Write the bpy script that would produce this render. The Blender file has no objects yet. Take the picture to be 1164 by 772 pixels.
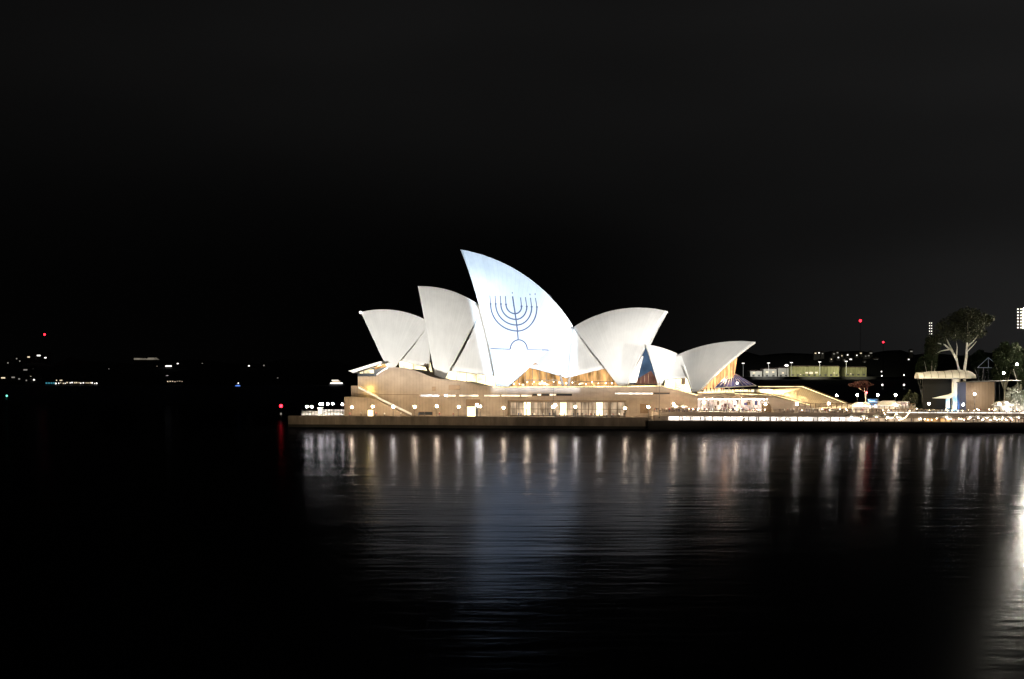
import bpy, bmesh, math, random
from mathutils import Vector, Matrix
R = math.radians
rnd = random.Random(11)
scene = bpy.context.scene
col = scene.collection

# ------------------------------------------------------------------ camera
CAMH, F, CX, HZ = 22.0, 1500.0, 582.0, 420.0      # metres, focal length and centre in photo pixels
cam_d = bpy.data.cameras.new('camera'); cam = bpy.data.objects.new('camera', cam_d); col.objects.link(cam)
cam.location = (0, 0, CAMH); cam.rotation_euler = (R(90), 0, 0)
cam_d.sensor_width = 36; cam_d.lens = 36*F/1164; cam_d.shift_y = (HZ-386)/1164
cam_d.clip_end = 30000; cam_d.clip_start = 1
scene.camera = cam

# ------------------------------------------------------------------ world: night sky, city glow to the south (right)
w = bpy.data.worlds.new('World'); scene.world = w; w.use_nodes = True
nt = w.node_tree; N = nt.nodes; Lk = nt.links
for n in list(N): N.remove(n)
def wn(t, **k):
    n = N.new(t)
    for a, b in k.items(): setattr(n, a, b)
    return n
def wm(op, a, b=None, clamp=False):
    n = wn('ShaderNodeMath', operation=op, use_clamp=clamp)
    for i, q in enumerate((a, b)):
        if q is None: continue
        if isinstance(q, (int, float)): n.inputs[i].default_value = q
        else: Lk.new(q, n.inputs[i])
    return n.outputs[0]
def wmr(x, a, b, c, d):
    n = wn('ShaderNodeMapRange', interpolation_type='SMOOTHSTEP')
    Lk.new(x, n.inputs[0])
    for i, q in enumerate((a, b, c, d)): n.inputs[i+1].default_value = q
    return n.outputs[0]
tc = wn('ShaderNodeTexCoord'); sep = wn('ShaderNodeSeparateXYZ'); Lk.new(tc.outputs['Generated'], sep.inputs[0])
sky = wn('ShaderNodeTexSky', sky_type='NISHITA', sun_disc=False, sun_elevation=R(-12), sun_rotation=R(-80))
mp = wn('ShaderNodeMapping'); mp.inputs['Scale'].default_value = (2.0, 2.0, 7.0); Lk.new(tc.outputs['Generated'], mp.inputs[0])
nz = wn('ShaderNodeTexNoise'); nz.inputs['Scale'].default_value = 1.6; nz.inputs['Detail'].default_value = 1.5; Lk.new(mp.outputs[0], nz.inputs['Vector'])
cl = wmr(nz.outputs['Fac'], .25, .8, .7, 1.08)
high = wm('MULTIPLY', wm('MULTIPLY', wmr(sep.outputs['Z'], .05, .25, 0.0, 1.0), wmr(sep.outputs['X'], -.5, .3, .45, 1.0)), cl)
low = wm('MULTIPLY', wm('MULTIPLY', wmr(sep.outputs['X'], .0, .40, 0.0, 1.0), wmr(sep.outputs['Z'], .0, .20, 1.0, .25)), cl)
amt = wm('ADD', wm('ADD', wm('MULTIPLY', high, .0072), wm('MULTIPLY', low, .0130)), .0007)
colr = wn('ShaderNodeMix', data_type='RGBA'); colr.inputs[0].default_value = 0
colr.inputs[6].default_value = (1.0, .985, .98, 1)
vm = wn('ShaderNodeVectorMath', operation='SCALE'); Lk.new(colr.outputs[2], vm.inputs[0]); Lk.new(amt, vm.inputs['Scale'])
bg1 = wn('ShaderNodeBackground'); Lk.new(vm.outputs[0], bg1.inputs[0]); bg1.inputs[1].default_value = 1.0
bg2 = wn('ShaderNodeBackground'); Lk.new(sky.outputs[0], bg2.inputs[0]); bg2.inputs[1].default_value = 0.05
ad = wn('ShaderNodeAddShader'); Lk.new(bg1.outputs[0], ad.inputs[0]); Lk.new(bg2.outputs[0], ad.inputs[1])
out = wn('ShaderNodeOutputWorld'); Lk.new(ad.outputs[0], out.inputs[0])

# ------------------------------------------------------------------ frame of the building
TH = R(8); OX, OY = 0.0, 506.0
EU = (math.cos(TH), -math.sin(TH)); EV = (math.sin(TH), math.cos(TH))
def ray(px, py): return ((px-CX)/F, 1.0, -(py-HZ)/F)
def W(u, v, z): return Vector((OX+u*EU[0]+v*EV[0], OY+u*EU[1]+v*EV[1], z))
def toL(p): x, y = p[0]-OX, p[1]-OY; return Vector((x*EU[0]+y*EU[1], x*EV[0]+y*EV[1], p[2]))
def Lp(px, py, v):                       # photo point on the plane at depth v behind the podium's west face
    d = ray(px, py); t = (v+OX*EV[0]+OY*EV[1])/(d[0]*EV[0]+d[1]*EV[1])
    return toL((d[0]*t, d[1]*t, CAMH+d[2]*t))
def U(px, v): return Lp(px, HZ, v)[0]
def Wy(px, py, Y): d = ray(px, py); return Vector((d[0]*Y, Y, CAMH+d[2]*Y))
def Zy(py, Y): return CAMH-(py-HZ)*Y/F

# ------------------------------------------------------------------ exposure, big lights
scene.view_settings.view_transform = 'Standard'; scene.view_settings.look = 'None'
scene.view_settings.exposure = 0; scene.view_settings.gamma = 1
scene.cycles.use_denoising = True
scene.cycles.max_bounces = 5; scene.cycles.diffuse_bounces = 2; scene.cycles.glossy_bounces = 3
scene.cycles.sample_clamp_indirect = 2.0; scene.cycles.sample_clamp_direct = 0
scene.cycles.caustics_reflective = False; scene.cycles.caustics_refractive = False

def spot(name, loc, target, power, color, size_deg, blend=.3, radius=.5, polygon=None, soft=.004):
    l = bpy.data.lights.new(name, 'SPOT'); o = bpy.data.objects.new(name, l); col.objects.link(o)
    o.location = loc; q = (Vector(target)-Vector(loc)).to_track_quat('-Z', 'Y'); o.rotation_euler = q.to_euler()
    l.energy = power; l.color = color; l.spot_size = R(size_deg); l.spot_blend = blend; l.shadow_soft_size = radius
    if polygon:                          # a masked projector: the beam is cut to a convex outline
        l.use_nodes = True; t = l.node_tree; n = t.nodes; k = t.links
        em = [x for x in n if x.type == 'EMISSION'][0]
        c = n.new('ShaderNodeTexCoord'); s = n.new('ShaderNodeSeparateXYZ'); k.new(c.outputs['Normal'], s.inputs[0])
        def m(op, a, b):
            x = n.new('ShaderNodeMath'); x.operation = op
            for i, y in enumerate((a, b)):
                if isinstance(y, (int, float)): x.inputs[i].default_value = y
                else: k.new(y, x.inputs[i])
            return x.outputs[0]
        az = n.new('ShaderNodeMath'); az.operation = 'ABSOLUTE'; k.new(s.outputs['Z'], az.inputs[0])
        gx, gy = m('DIVIDE', s.outputs['X'], az.outputs[0]), m('DIVIDE', s.outputs['Y'], az.outputs[0])
        inv = q.to_matrix().inverted(); pts = []
        for p in polygon:
            v = inv @ (Vector(p)-Vector(loc)); pts.append((v.x/-v.z, v.y/-v.z))
        cx = sum(a for a, b in pts)/len(pts); cy = sum(b for a, b in pts)/len(pts); val = None
        for i in range(len(pts)):
            (x0, y0), (x1, y1) = pts[i], pts[(i+1) % len(pts)]
            nx, ny = y0-y1, x1-x0; L = math.hypot(nx, ny); nx /= L; ny /= L
            if (cx-x0)*nx+(cy-y0)*ny < 0: nx, ny = -nx, -ny
            d = m('SUBTRACT', m('ADD', m('MULTIPLY', gx, nx), m('MULTIPLY', gy, ny)), x0*nx+y0*ny)
            r = n.new('ShaderNodeMapRange'); r.interpolation_type = 'SMOOTHSTEP'; k.new(d, r.inputs[0])
            r.inputs[1].default_value = -soft; r.inputs[2].default_value = soft
            val = r.outputs[0] if val is None else m('MULTIPLY', val, r.outputs[0])
        k.new(val, em.inputs['Strength'])
    return o
def lw(px, py, v): p = Lp(px, py, v); return W(*p)
# the projector and the sail floodlights stand on the far side of the cove, beside the photographer
spot('sail_projector', (30, 14, 16), lw(590, 365, 30), 2.8e7, (.62, .79, 1.0), 16, .2, .3,
     polygon=[lw(522, 272, 42), lw(556, 445, 20), lw(655, 445, 20), lw(655, 372, 41), lw(608, 296, 42)], soft=.0025)
spot('sail_flood', (-170, 60, 10), lw(450, 390, 30), 1.4e7, (1.0, .97, .92), 20, .5, 1, 
     polygon=[lw(395, 330, 40), lw(395, 432, 20), lw(545, 446, 20), lw(568, 330, 30), lw(500, 300, 42)], soft=.012)
spot('sail_flood', (70, 30, 12), lw(720, 390, 30), 1.6e7, (1.0, .97, .93), 20, .5, 1,
     polygon=[lw(640, 335, 40), lw(640, 440, 20), lw(760, 440, 20), lw(775, 405, 30), lw(775, 335, 42)], soft=.010)
spot('sail_flood', (90, 40, 12), lw(800, 415, 20), 5.2e6, (1.0, .98, .94), 14, .5, 1,
     polygon=[lw(748, 370, 20), lw(745, 445, 10), lw(805, 452, 10), lw(875, 395, 20), lw(860, 370, 22)], soft=.010)
spot('wall_flood', (-60, 60, 6), lw(440, 455, 0), 2.6e6, (1.0, .78, .50), 16, .6, 2,
     polygon=[lw(330, 415, 0), lw(330, 494, -14), lw(560, 494, -14), lw(600, 440, 0), lw(480, 415, 0)], soft=.03)
spot('wall_flood', (120, 60, 6), lw(680, 458, 0), 1.2e6, (1.0, .80, .58), 18, .6, 2,
     polygon=[lw(540, 445, 0), lw(540, 494, -14), lw(736, 494, -14), lw(800, 472, -4), lw(800, 442, 0)], soft=.02)

spot('sail_flood', (330, 330, 9), lw(760, 400, 30), 6e6, (1.0, .96, .9), 40, .5, .6,
     polygon=[W(U(640, 30), 60, 70), W(U(640, 30), 0, 17), W(U(880, 10), 0, 17), W(U(880, 10), 60, 70)], soft=.02)
spot('terrace_fill', (120, 180, 12), lw(920, 466, -8), 1.6e6, (1.0, .80, .62), 60, .5, 1,
     polygon=[lw(738, 455, -8), lw(738, 475.5, -9.5), lw(1190, 476.5, -9.5), lw(1190, 452, -8)], soft=.015)  # added fill light over the water to brighten the terrace
# ------------------------------------------------------------------ materials
def mat(name, color, rough=.7, var=.12, scale=.4, metal=0, spec=.3, bump=0):
    m = bpy.data.materials.new(name); m.use_nodes = True; t = m.node_tree; n = t.nodes; k = t.links
    b = n['Principled BSDF']; b.inputs['Roughness'].default_value = rough; b.inputs['Metallic'].default_value = metal
    b.inputs['Specular IOR Level'].default_value = spec
    c = n.new('ShaderNodeTexCoord'); z = n.new('ShaderNodeTexNoise'); z.inputs['Scale'].default_value = scale; z.inputs['Detail'].default_value = 6
    k.new(c.outputs['Object'], z.inputs['Vector'])
    r = n.new('ShaderNodeMapRange'); r.inputs[1].default_value = .25; r.inputs[2].default_value = .75
    r.inputs[3].default_value = 1-var; r.inputs[4].default_value = 1+var; k.new(z.outputs['Fac'], r.inputs[0])
    v = n.new('ShaderNodeVectorMath'); v.operation = 'SCALE'; v.inputs[0].default_value = color; k.new(r.outputs[0], v.inputs['Scale'])
    k.new(v.outputs[0], b.inputs['Base Color'])
    if bump:
        q = n.new('ShaderNodeBump'); q.inputs['Strength'].default_value = bump; k.new(z.outputs['Fac'], q.inputs['Height']); k.new(q.outputs[0], b.inputs['Normal'])
    return m
def emit(name, color, s, var=0, scale=.5, stretch=(1, 1, 1)):
    m = bpy.data.materials.new(name); m.use_nodes = True; t = m.node_tree; n = t.nodes; k = t.links
    n.remove(n['Principled BSDF']); e = n.new('ShaderNodeEmission'); k.new(e.outputs[0], n['Material Output'].inputs[0])
    e.inputs[0].default_value = (*color, 1); e.inputs[1].default_value = s
    if var:
        c = n.new('ShaderNodeTexCoord'); p = n.new('ShaderNodeMapping'); p.inputs['Scale'].default_value = stretch
        z = n.new('ShaderNodeTexNoise'); z.inputs['Scale'].default_value = scale; z.inputs['Detail'].default_value = 3
        k.new(c.outputs['Object'], p.inputs[0]); k.new(p.outputs[0], z.inputs['Vector'])
        r = n.new('ShaderNodeMapRange'); r.inputs[1].default_value = .32; r.inputs[2].default_value = .68
        r.inputs[3].default_value = s*(1-var); r.inputs[4].default_value = s*(1+var); k.new(z.outputs['Fac'], r.inputs[0]); k.new(r.outputs[0], e.inputs[1])
    return m
def lines_mat(name, color, pitch, groove=.07, dark=.6, var=.1, rough=.7, axis='X', use_uv=False, pitch2=0, stain=.0, smap=(2.2, 2.2, .6)):
    """a colour with joints at a regular pitch (panels, tile lids, ribs) and a little tone change from panel to panel"""
    m = bpy.data.materials.new(name); m.use_nodes = True; t = m.node_tree; n = t.nodes; k = t.links
    b = n['Principled BSDF']; b.inputs['Roughness'].default_value = rough; b.inputs['Specular IOR Level'].default_value = .3
    c = n.new('ShaderNodeTexCoord'); s = n.new('ShaderNodeSeparateXYZ'); k.new(c.outputs['UV' if use_uv else 'Object'], s.inputs[0])
    def m_(op, a, b_=None):
        x = n.new('ShaderNodeMath'); x.operation = op
        for i, y in enumerate((a, b_)):
            if y is None: continue
            if isinstance(y, (int, float)): x.inputs[i].default_value = y
            else: k.new(y, x.inputs[i])
        return x.outputs[0]
    x = m_('DIVIDE', s.outputs[axis], pitch); fr = m_('FRACT', x); g = m_('LESS_THAN', fr, groove)
    wv = n.new('ShaderNodeTexWhiteNoise'); wv.noise_dimensions = '1D'; k.new(m_('FLOOR', x), wv.inputs['W'])
    f = m_('ADD', 1-var, m_('MULTIPLY', wv.outputs['Value'], 2*var))
    if pitch2:
        oth = 'Y' if use_uv else 'Z'
        y = m_('DIVIDE', s.outputs[oth], pitch2); g2 = m_('LESS_THAN', m_('FRACT', y), groove*.7); g = m_('MAXIMUM', g, g2)
    z = n.new('ShaderNodeTexNoise'); z.inputs['Scale'].default_value = .12; z.inputs['Detail'].default_value = 7; z.inputs['Roughness'].default_value = .65
    mpn = n.new('ShaderNodeMapping'); mpn.inputs['Scale'].default_value = smap; k.new(c.outputs['Object'], mpn.inputs[0]); k.new(mpn.outputs[0], z.inputs['Vector'])
    f = m_('MULTIPLY', f, m_('ADD', 1-.5*stain, m_('MULTIPLY', m_('SUBTRACT', z.outputs['Fac'], .5), stain*3)))
    f = m_('MULTIPLY', f, m_('SUBTRACT', 1.0, m_('MULTIPLY', g, 1-dark)))
    v = n.new('ShaderNodeVectorMath'); v.operation = 'SCALE'; v.inputs[0].default_value = color; k.new(f, v.inputs['Scale'])
    k.new(v.outputs[0], b.inputs['Base Color'])
    return m

M = dict(
    tile=lines_mat('cream_tiles', (.74, .73, .70), 1/26, .12, .93, .02, .45, 'X', True, 0, .11),
    tile_edge=mat('tile_edge', (.78, .76, .70), .5, .05),
    granite=lines_mat('granite_panels', (.36, .28, .205), 1.25, .09, .70, .04, .75, 'X', False, 0, .4, (1, 1, 1.2)),
    granite_plain=lines_mat('plain_granite', (.34, .265, .205), 2.5, .05, .85, .03, .8, 'X', False, 0, .4, (.8, 1, 1.4)),
    paving=mat('paving', (.30, .25, .20), .8, .15, .25),
    concrete=lines_mat('concrete', (.32, .265, .215), 6.0, .012, .6, .09, .85, 'X', False, 0, .5),
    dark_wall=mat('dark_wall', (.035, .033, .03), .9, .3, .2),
    steps=lines_mat('step_stone', (.46, .36, .24), .9, .16, .7, .02, .8, 'X', False, 0, .1),
    steel=mat('dark_steel', (.06, .06, .06), .5, .1, 1, .6), white_paint=mat('white_paint', (.78, .77, .74), .5, .06, .5),
    bronze=mat('bronze', (.14, .09, .05), .5, .1, 1, .5),
    black=mat('black_cloth', (.02, .02, .025), .9), canvas=mat('canvas', (.75, .72, .66), .8, .05),
    grass=mat('park_ground', (.03, .04, .02), .95, .4, .05), hill=mat('hill_scrub', (.004, .005, .004), 1, .5, .01, bump=0),
    bark=mat('pale_bark', (.62, .59, .54), .85, .25, 1.5, bump=.3), leaf=mat('leaf', (.024, .029, .013), .8, .5, .35), leaf2=mat('dark_leaf', (.03, .045, .02), .8, .5, .35),
    house=mat('house_wall', (.10, .095, .09), .9, .2, .05), roof=mat('house_roof', (.05, .035, .03), .9, .2, .05),
    pale_leaf=mat('pale_leaf', (.32, .33, .27), .8, .4, .4), redlit_leaf=mat('red_lit_leaf', (.03, .006, .006), .8, .4, .4), blue_paint=mat('blue_paint', (.06, .20, .55), .5, .1),  # the tree's red light is put into the red leaf colour
    brown_panel=lines_mat('brown_panel', (.20, .15, .11), 1.1, .06, .6, .1, .8, 'X', False, 0, .3),
    green_wall=lines_mat('shed_wall', (.40, .39, .20), 14, .05, .6, .15, .85, 'X', False, 0, .5),
    projection=mat('projected_blue', (.095, .105, .16), .6, .02), skin=mat('skin', (.45, .28, .2), .6), hair=mat('hair', (.03, .02, .015), .7),
    hull=mat('hull_white', (.7, .7, .7), .4, .05),
    globe=emit('globe_glass', (1.0, .76, .48), 480), globe_pale=emit('pale_globe_glass', (1.0, .88, .70), 330), globe_cool=emit('cool_globe_glass', (1.0, .90, .78), 170), bulb=emit('bulb_glass', (1.0, .80, .54), 16), strip_warm=emit('warm_strip', (1.0, .80, .42), 2.2, .5, .25, (1, .1, .1)),
    strip_white=emit('white_strip', (1.0, .90, .80), 1.7, .55, .5, (1, .1, .1)), pane_hot=emit('bright_pane', (1.0, .86, .52), 2.4, .6, .18),
    pane_orange=emit('amber_pane', (1.0, .54, .20), .85, .75, .3, (1.6, 1, .4)), pane_amber=emit('amber_mouth_pane', (1.0, .46, .18), 1.7, .6, .45, (1.6, 1, .4)), pane_shop=emit('shop_pane', (1.0, .72, .46), .55, .7, .42, (1, 1, .3)),
    pane_pink=emit('concourse_pane', (1.0, .74, .60), .95, .8, .45, (1, 1, .7)), pane_slot=emit('slot_pane', (1.0, .84, .62), 1.6, .6, .25),
    pane_blue=emit('dusky_blue_pane', (.14, .24, .40), .48, .35, .2), pane_rose=emit('rose_pane', (.60, .27, .20), .28, .4, .3), glass_violet=emit('violet_pane', (.30, .28, .55), .30, .8, .35, (1, .4, 1)),
    pane_yellow=emit('yellow_pane', (1.0, .7, .25), 1.2, .5, .3), red=emit('red_lamp', (1.0, .015, .03), 11), red_small=emit('red_beacon', (1.0, .02, .04), 5),
    far_white=emit('far_white', (1.0, .95, .88), 2.5), far_warm=emit('far_warm', (1.0, .82, .55), 1.2), far_dim=emit('far_dim', (1.0, .93, .8), .28), far_roof_glow=emit('far_roof_glow', (1.0, .88, .68), .16, .5, .08), far_blue=emit('far_blue', (.12, .30, 1.0), 1.2), far_teal=emit('far_teal', (.08, .42, .55), .5),
    green_lamp=emit('green_lamp', (.2, 1.0, .7), 2.0), flood=emit('flood_lens', (1.0, .88, .62), 1900), flood_dim=emit('flood_lens_dim', (1.0, .93, .84), 2.2), sky_blue=emit('blue_lamp', (.25, .55, 1.0), 3.0),
)
glass = bpy.data.materials.new('dark_glass'); glass.use_nodes = True
gb = glass.node_tree.nodes['Principled BSDF']; gb.inputs['Base Color'].default_value = (.02, .025, .03, 1); gb.inputs['Roughness'].default_value = .15
M['glass'] = glass

# ------------------------------------------------------------------ mesh and object helpers
class MB:
    def __init__(s): s.v = []; s.f = []; s.uv = {}; s.mi = []
    def add(s, vs, fs, mi=0):
        b = len(s.v); s.v += [Vector(p) for p in vs]
        for f in fs: s.f.append([b+i for i in f]); s.mi.append(mi)
        return b
    def box(s, c, d, rz=0, mi=0):
        x, y, z = [q/2 for q in d]; cr, sr = math.cos(rz), math.sin(rz); vs = []
        for k in (-1, 1):
            for a, b in ((-1, -1), (1, -1), (1, 1), (-1, 1)):
                X, Y = a*x, b*y; vs.append((c[0]+X*cr-Y*sr, c[1]+X*sr+Y*cr, c[2]+k*z))
        s.add(vs, [(3, 2, 1, 0), (4, 5, 6, 7), (0, 1, 5, 4), (1, 2, 6, 5), (2, 3, 7, 6), (3, 0, 4, 7)], mi); return s
    def span(s, a, b, mi=0):
        return s.box([(a[i]+b[i])/2 for i in range(3)], [abs(b[i]-a[i]) for i in range(3)], 0, mi)
    def prism(s, pts, v0, v1, mi=0):           # polygon in (u, z) pushed from v0 to v1
        n = len(pts); vs = [(p[0], v0, p[1]) for p in pts]+[(p[0], v1, p[1]) for p in pts]
        fs = [tuple(range(n)), tuple(range(2*n-1, n-1, -1))]+[(i, i+n, (i+1) % n+n, (i+1) % n) for i in range(n)]
        s.add(vs, fs, mi); return s
    def slab(s, pts, z0, z1, mi=0):            # polygon in plan
        n = len(pts); vs = [(p[0], p[1], z0) for p in pts]+[(p[0], p[1], z1) for p in pts]
        s.add(vs, [tuple(range(n-1, -1, -1)), tuple(range(n, 2*n))]+[(i, (i+1) % n, (i+1) % n+n, i+n) for i in range(n)], mi); return s
    def tube(s, pts, r, n=8, mi=0, caps=True):
        pts = [Vector(p) for p in pts]; rr = r if isinstance(r, (list, tuple)) else [r]*len(pts); base = len(s.v)
        for i, p in enumerate(pts):
            d = (pts[min(i+1, len(pts)-1)]-pts[max(i-1, 0)]).normalized()
            a = d.cross(Vector((0, 0, 1)) if abs(d.z) < .95 else Vector((0, 1, 0))).normalized(); b = d.cross(a)
            for k in range(n):
                q = 2*math.pi*k/n; s.v.append(p+(a*math.cos(q)+b*math.sin(q))*rr[i])
        for i in range(len(pts)-1):
            for k in range(n):
                s.f.append([base+i*n+k, base+i*n+(k+1) % n, base+(i+1)*n+(k+1) % n, base+(i+1)*n+k]); s.mi.append(mi)
        if caps:
            s.f.append([base+k for k in range(n-1, -1, -1)]); s.mi.append(mi)
            s.f.append([base+(len(pts)-1)*n+k for k in range(n)]); s.mi.append(mi)
        return s
    def ball(s, c, r, n=12, m=8, mi=0):
        r = r if isinstance(r, (tuple, list)) else (r, r, r); base = len(s.v); c = Vector(c)
        for i in range(1, m):
            a = math.pi*i/m
            for k in range(n):
                q = 2*math.pi*k/n; s.v.append(c+Vector((r[0]*math.sin(a)*math.cos(q), r[1]*math.sin(a)*math.sin(q), r[2]*math.cos(a))))
        top = len(s.v); s.v += [c+Vector((0, 0, r[2])), c-Vector((0, 0, r[2]))]
        for i in range(m-2):
            for k in range(n):
                s.f.append([base+i*n+k, base+(i+1)*n+k, base+(i+1)*n+(k+1) % n, base+i*n+(k+1) % n]); s.mi.append(mi)
        for k in range(n):
            s.f.append([top, base+k, base+(k+1) % n]); s.mi.append(mi)
            s.f.append([top+1, base+(m-2)*n+(k+1) % n, base+(m-2)*n+k]); s.mi.append(mi)
        return s
    def quadpatch(s, a, b, c, d, bulge=0, thick=.5, nu=12, nv=12):
        a, b, c, d = map(Vector, (a, b, c, d)); nrm = ((b-a).cross(d-a)).normalized()
        if nrm.y > 0: nrm = -nrm
        for side in (0, 1):
            base = len(s.v)
            for j in range(nv+1):
                for i in range(nu+1):
                    x, y = i/nu, j/nv
                    p = (a*(1-x)+b*x)*(1-y)+(d*(1-x)+c*x)*y
                    s.v.append(p+nrm*(bulge*4*x*(1-x)*.25*4*(y*(1-y)+.12)-side*thick))
                    s.uv[len(s.v)-1] = (x*.8, y)
            for j in range(nv):
                for i in range(nu):
                    q = [base+j*(nu+1)+i, base+j*(nu+1)+i+1, base+(j+1)*(nu+1)+i+1, base+(j+1)*(nu+1)+i]
                    s.f.append(q if side == 0 else q[::-1]); s.mi.append(0)
        n2 = (nu+1)*(nv+1); b0 = len(s.v)-2*n2
        ring = [i for i in range(nu+1)]+[j*(nu+1)+nu for j in range(1, nv+1)]+[nv*(nu+1)+i for i in range(nu-1, -1, -1)]+[j*(nu+1) for j in range(nv-1, 0, -1)]
        for i in range(len(ring)):
            p, q = ring[i], ring[(i+1) % len(ring)]; s.f.append([b0+p, b0+p+n2, b0+q+n2, b0+q]); s.mi.append(0)
        return s
    def build(s, name, m, parent=None, off=None, smooth=False, fix=True):
        me = bpy.data.meshes.new(name); o3 = Vector(off) if off is not None else Vector((0, 0, 0))
        me.from_pydata([tuple(p-o3) for p in s.v], [], s.f)
        for q in (m if isinstance(m, (list, tuple)) else [m]): me.materials.append(q)
        me.polygons.foreach_set('material_index', s.mi)
        if s.uv:
            ul = me.uv_layers.new(name='UVMap')
            for l in me.loops: ul.data[l.index].uv = s.uv.get(l.vertex_index, (0, 0))
        if smooth: me.polygons.foreach_set('use_smooth', [True]*len(me.polygons))
        if fix:
            bm = bmesh.new(); bm.from_mesh(me); bmesh.ops.recalc_face_normals(bm, faces=bm.faces); bm.to_mesh(me); bm.free()
        me.update(); o = bpy.data.objects.new(name, me); col.objects.link(o)
        if parent: o.parent = parent
        return o
def tag(o, label=None, cat=None, group=None, kind=None):
    for k, v in (('label', label), ('category', cat), ('group', group), ('kind', kind)):
        if v: o[k] = v
    return o
def empty(name, loc=(0, 0, 0), rz=0, label=None, cat=None, group=None):
    o = bpy.data.objects.new(name, None); col.objects.link(o); o.location = loc; o.rotation_euler = (0, 0, rz); o.empty_display_size = .5
    return tag(o, label, cat, group)
kids = {}
def copy_tree(o, parent=None):
    c = o.copy(); col.objects.link(c)
    if parent: c.parent = parent
    for ch in list(o.children): copy_tree(ch, c)
    return c
def local_root(name, label, cat, group=None): return empty(name, (OX, OY, 0), -TH, label, cat, group)   # children in (u, v, z)
def poly_at(pts, v): return [(Lp(px, py, v)[0], Lp(px, py, v)[2]) for px, py in pts]

# ------------------------------------------------------------------ setting: water, land, hills
wm_ = bpy.data.materials.new('harbour_water'); wm_.use_nodes = True; t = wm_.node_tree; n = t.nodes; k = t.links
n.remove(n['Principled BSDF'])
gl = n.new('ShaderNodeBsdfAnisotropic'); gl.distribution = 'GGX'; gl.inputs['Roughness'].default_value = .15; gl.inputs['Anisotropy'].default_value = -.5
tgx = n.new('ShaderNodeCombineXYZ'); tgx.inputs[0].default_value = 1; k.new(tgx.outputs[0], gl.inputs['Tangent'])
df = n.new('ShaderNodeBsdfDiffuse'); df.inputs[0].default_value = (.003, .004, .005, 1)
fz = n.new('ShaderNodeFresnel'); fz.inputs['IOR'].default_value = 1.33
tcw = n.new('ShaderNodeTexCoord')
def ripple(sx, sy, sc, det):
    p = n.new('ShaderNodeMapping'); p.inputs['Scale'].default_value = (sx, sy, 1); k.new(tcw.outputs['Object'], p.inputs[0])
    z = n.new('ShaderNodeTexNoise'); z.inputs['Scale'].default_value = sc; z.inputs['Detail'].default_value = det; k.new(p.outputs[0], z.inputs['Vector']); return z.outputs['Fac']
r1, r2 = ripple(.10, .42, 1.0, 4), ripple(.016, .05, 1.0, 2)
b1 = n.new('ShaderNodeBump'); b1.inputs['Strength'].default_value = .9; b1.inputs['Distance'].default_value = .075; k.new(r1, b1.inputs['Height'])
b2 = n.new('ShaderNodeBump'); b2.inputs['Strength'].default_value = .8; b2.inputs['Distance'].default_value = .25; k.new(r2, b2.inputs['Height']); k.new(b1.outputs[0], b2.inputs['Normal'])
k.new(b2.outputs[0], gl.inputs['Normal']); k.new(b2.outputs[0], fz.inputs['Normal'])
sy_ = n.new('ShaderNodeSeparateXYZ'); k.new(tcw.outputs['Object'], sy_.inputs[0]); rr_ = n.new('ShaderNodeMapRange'); k.new(sy_.outputs['Y'], rr_.inputs[0])
rr_.inputs[1].default_value = 600; rr_.inputs[2].default_value = 1000; rr_.inputs[3].default_value = .155; rr_.inputs[4].default_value = .38; k.new(rr_.outputs[0], gl.inputs['Roughness'])   # open harbour is choppier than the cove
gl.inputs['Color'].default_value = (.080, .085, .102, 1)
mx = n.new('ShaderNodeMixShader'); k.new(fz.outputs[0], mx.inputs[0]); k.new(df.outputs[0], mx.inputs[1]); k.new(gl.outputs[0], mx.inputs[2])
k.new(mx.outputs[0], n['Material Output'].inputs[0])
wb = MB(); wb.add([(-6000, -200, 0), (6000, -200, 0), (6000, 9000, 0), (-6000, 9000, 0)], [(0, 1, 2, 3)])
tag(wb.build('harbour_water', wm_), kind='structure')

def hill(name, spec, depth):
    """a ridge of land: (px, shore distance, ridge y in the photo) along the shore"""
    b = MB(); n = len(spec); rows = 5
    for px, Y, ry in spec:
        for j in range(rows):
            f = j/(rows-1); Yj = Y+depth*f
            ztop = Zy(ry, Y+depth); z = -1 if j == 0 else 1.5+(ztop-1.5)*(f**.7)+(rnd.uniform(-.06, .06)*ztop if j else 0)
            b.v.append(Vector(((px-CX)/F*Yj, Yj, z)))
        b.v.append(Vector(((px-CX)/F*(Y+depth*1.6), Y+depth*1.6, -1)))
    R_ = rows+1
    for i in range(n-1):
        for j in range(rows):
            b.f.append([i*R_+j, (i+1)*R_+j, (i+1)*R_+j+1, i*R_+j+1]); b.mi.append(0)
    return tag(b.build(name, M['hill'], smooth=True), kind='structure')
LS = [(-420, 1750, 405), (-250, 1800, 408), (-100, 1800, 404)]+[(x, 1830, 411+3*math.sin(x*.05)+2*math.sin(x*.13)) for x in range(-40, 440, 20)]+[(450, 1900, 414), (500, 2000, 416)]
hill('north_shore_hill', LS, 500)
RS = [(520, 3300, 410)]+[(x, 3300-(x-560)*.6, 401+2*math.sin(x*.03)+1.2*math.sin(x*.11)) for x in range(560, 1320, 16)]
hill('east_shore_hill', RS, 700)

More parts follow.
